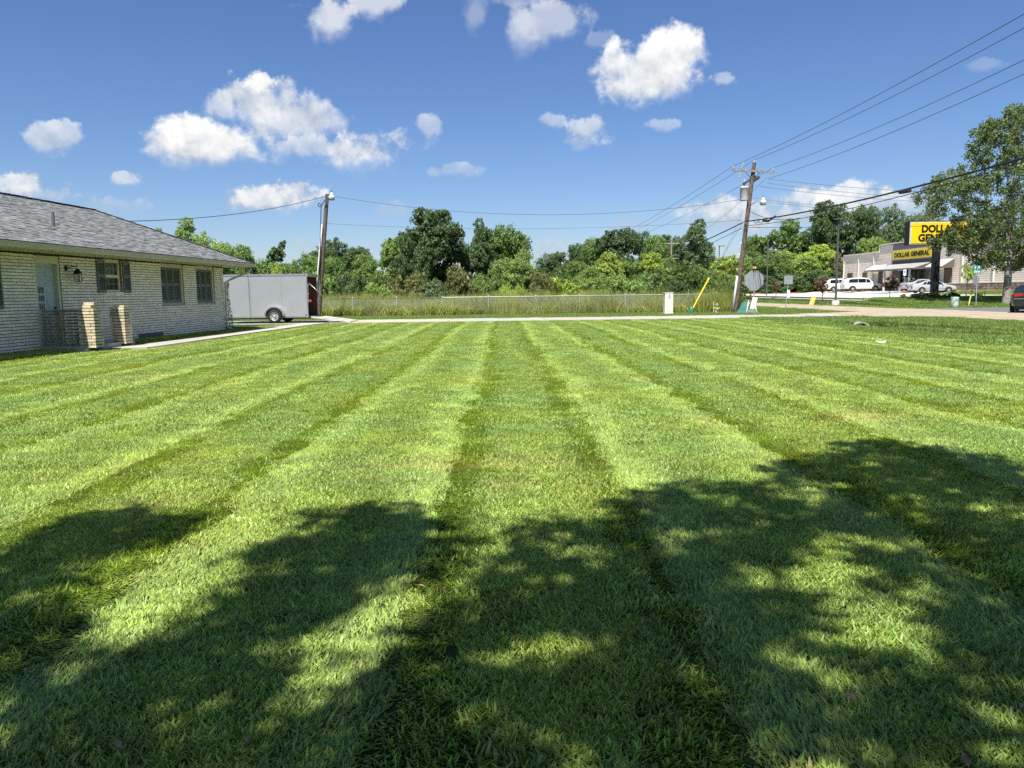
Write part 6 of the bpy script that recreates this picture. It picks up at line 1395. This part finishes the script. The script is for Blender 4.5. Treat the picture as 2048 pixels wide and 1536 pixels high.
# far-off wood closing the horizon
g = np.random.default_rng(6); n = 60000; x = g.uniform(-190, 230, n); y = 175+g.random(n)*26; hh = 7.0+1.4*np.sin(x*.11)+1.1*np.sin(x*.31+2)+.8*np.sin(x*.9)
z = g.random(n)**.6*hh; p = np.stack([x, y, z], 1); nr = g.normal(size=(n, 3))+np.array([0, -.7, .6]); nr /= np.linalg.norm(nr, axis=1)[:, None]; t = np.cross(nr, g.normal(size=(n, 3))); t /= np.linalg.norm(t, axis=1)[:, None]; b = np.cross(nr, t); s_ = .62*g.uniform(.5, 1.3, n)
V = np.stack([p-t*s_[:, None], p-b*(s_*.6)[:, None], p+t*s_[:, None], p+b*(s_*.6)[:, None]], 1).reshape(-1, 3); o = obj('far_wood', np_mesh('far_wood', V, (np.arange(n)*4)[:, None]+np.arange(4)[None, :], leafm), kind='stuff'); o.color = (.085, .125, .055, 1)

# ================================================================ shade trees standing behind the camera
SH = [[(-200,1160),(0,1130),(110,1065),(190,1018),(330,1018),(372,1050),(330,1085),(235,1105),(150,1150),(105,1210),(120,1300),(200,1345),(330,1300),(440,1215),(490,1130),(560,1075),(620,1035),(720,1022),(850,1022),(915,1045),(920,1085),(890,1120),(1000,1095),(1080,1070),(1090,1015),(1110,1060),(1205,1055),(1230,1010),(1330,985),(1460,970),(1500,985),(1560,960),(1545,930),(1660,920),(1700,890),(1790,885),(1870,900),(1960,918),(2048,935),(2500,960),(2500,2600),(-600,2600),(-600,1200)]]
HO = [(820,1195,130,36),(740,1245,110,34),(655,1292,85,44),(560,1330,70,26),(545,1330,50,22),(985,1105,70,14),(960,1225,30,26),(1130,1095,60,14),(300,1390,90,16),(90,1240,34,16),(1450,1010,60,12),(1600,1160,90,32),(1660,1110,65,40),(1705,1200,90,44),(1795,1262,105,40),(1850,1305,75,28),(1480,1250,36,16),(1850,1512,95,34),(1990,1500,70,20),(960,1130,40,12),(1640,1000,60,12),(1840,965,60,10),(620,1130,36,10),(380,1500,70,14),(60,1500,70,18),(1980,1030,40,10),(1750,1400,50,16)]
def inpoly(px, py, poly):
    r = np.zeros(px.shape, bool); n = len(poly); j = n-1
    for i in range(n):
        xi, yi = poly[i]; xj, yj = poly[j]; c = ((yi > py) != (yj > py)) & (px < (xj-xi)*(py-yi)/(yj-yi+1e-9)+xi); r ^= c; j = i
    return r
g = np.random.default_rng(9); n = 30000
Wm = np.array(camo.matrix_world.inverted())
gx_ = g.uniform(-9.5, 9.5, n); gy_ = g.uniform(-7.0, 9.5, n)
def topx(x, y):
    P = np.stack([x, y, np.zeros_like(x), np.ones_like(x)]); q = Wm @ P; return 1024+FPX*q[0]/np.maximum(-q[2], 1e-3), 768-FPX*q[1]/np.maximum(-q[2], 1e-3), -q[2]

px_, py_, dz_ = topx(gx_, gy_)
invw = (dz_ > .5) & (py_ < 1640) & (px_ > -260) & (px_ < 2300)
keep = inpoly(px_, py_, SH[0])
for (hx_, hy_, ha, hb) in HO: keep &= ~((((px_-hx_)/(ha*.95))**2+((py_-hy_)/(hb*1.05))**2) < 1)
keep = np.where(invw, keep, (gy_ < 2.8) & (g.random(n) < .35))
thin = np.sin(gx_*5.3+2*np.sin(gy_*3.1))*np.sin(gy_*4.7+1.5*np.sin(gx_*2.3)); keep &= (thin < .62) | (g.random(len(thin)) < .25)
gx_, gy_ = gx_[keep], gy_[keep]; n = len(gx_); hgt = g.uniform(7.2, 9.4, n)+.6*np.sin(gx_*1.3)
cx_ = gx_-hgt*SUNTRAVEL.x/-SUNTRAVEL.z; cy_ = gy_-hgt*SUNTRAVEL.y/-SUNTRAVEL.z
k = 13; ci = np.repeat(np.arange(n), k); dd = g.normal(size=(n*k, 3)); dd /= np.linalg.norm(dd, axis=1)[:, None]
p = np.stack([cx_, cy_, hgt], 1)[ci]+dd*(g.random(n*k)**.5*.21)[:, None]
nr = g.normal(size=(n*k, 3))+np.array([-.1, -.4, .8]); nr /= np.linalg.norm(nr, axis=1)[:, None]; t = np.cross(nr, g.normal(size=(n*k, 3))); t /= np.linalg.norm(t, axis=1)[:, None]; b = np.cross(nr, t); s_ = .068*g.uniform(.6, 1.3, n*k)
V = np.stack([p-t*s_[:, None], p-b*(s_*.6)[:, None], p+t*s_[:, None], p+b*(s_*.6)[:, None]], 1); F4 = (np.arange(n*k)*4)[:, None]+np.arange(4)[None, :]
xs = p[:, 0]
for side, lab, tx in ((xs < -.6, 'leafy tree behind the camera whose crown shades the near lawn at the left', -4.2), (xs >= -.6, 'broad leafy tree behind the camera whose crown shades the near lawn at the right', 3.6)):
    o = thing('shade_tree', lab, 'tree', (tx, -4.4, 0), 0, 'shade trees'); vv = V[side].reshape(-1, 3)-np.array([tx, -4.4, 0]); c = obj('crown', np_mesh('crown', vv, (np.arange(side.sum())*4)[:, None]+np.arange(4)[None, :], leafm), o); c.color = (.06, .10, .024, 1)
    m = MB(); m.tube([(0, 0, -.3), (0, 0, .3), (.1, .1, 3.2), (.0, .0, 6.2), (0, -.3, 9)], [.5, .33, .28, .2, .1], 12)
    for q in range(9): a = q*.7; m.tube([(0, .05, 3.4+q*.3), (1.4*math.cos(a), .2+1.2*math.sin(a), 6.6), (3.4*math.cos(a), .8+2.6*math.sin(a), 8.8)], [.12, .07, .02], 6)
    m.build('trunk', barkm, o)
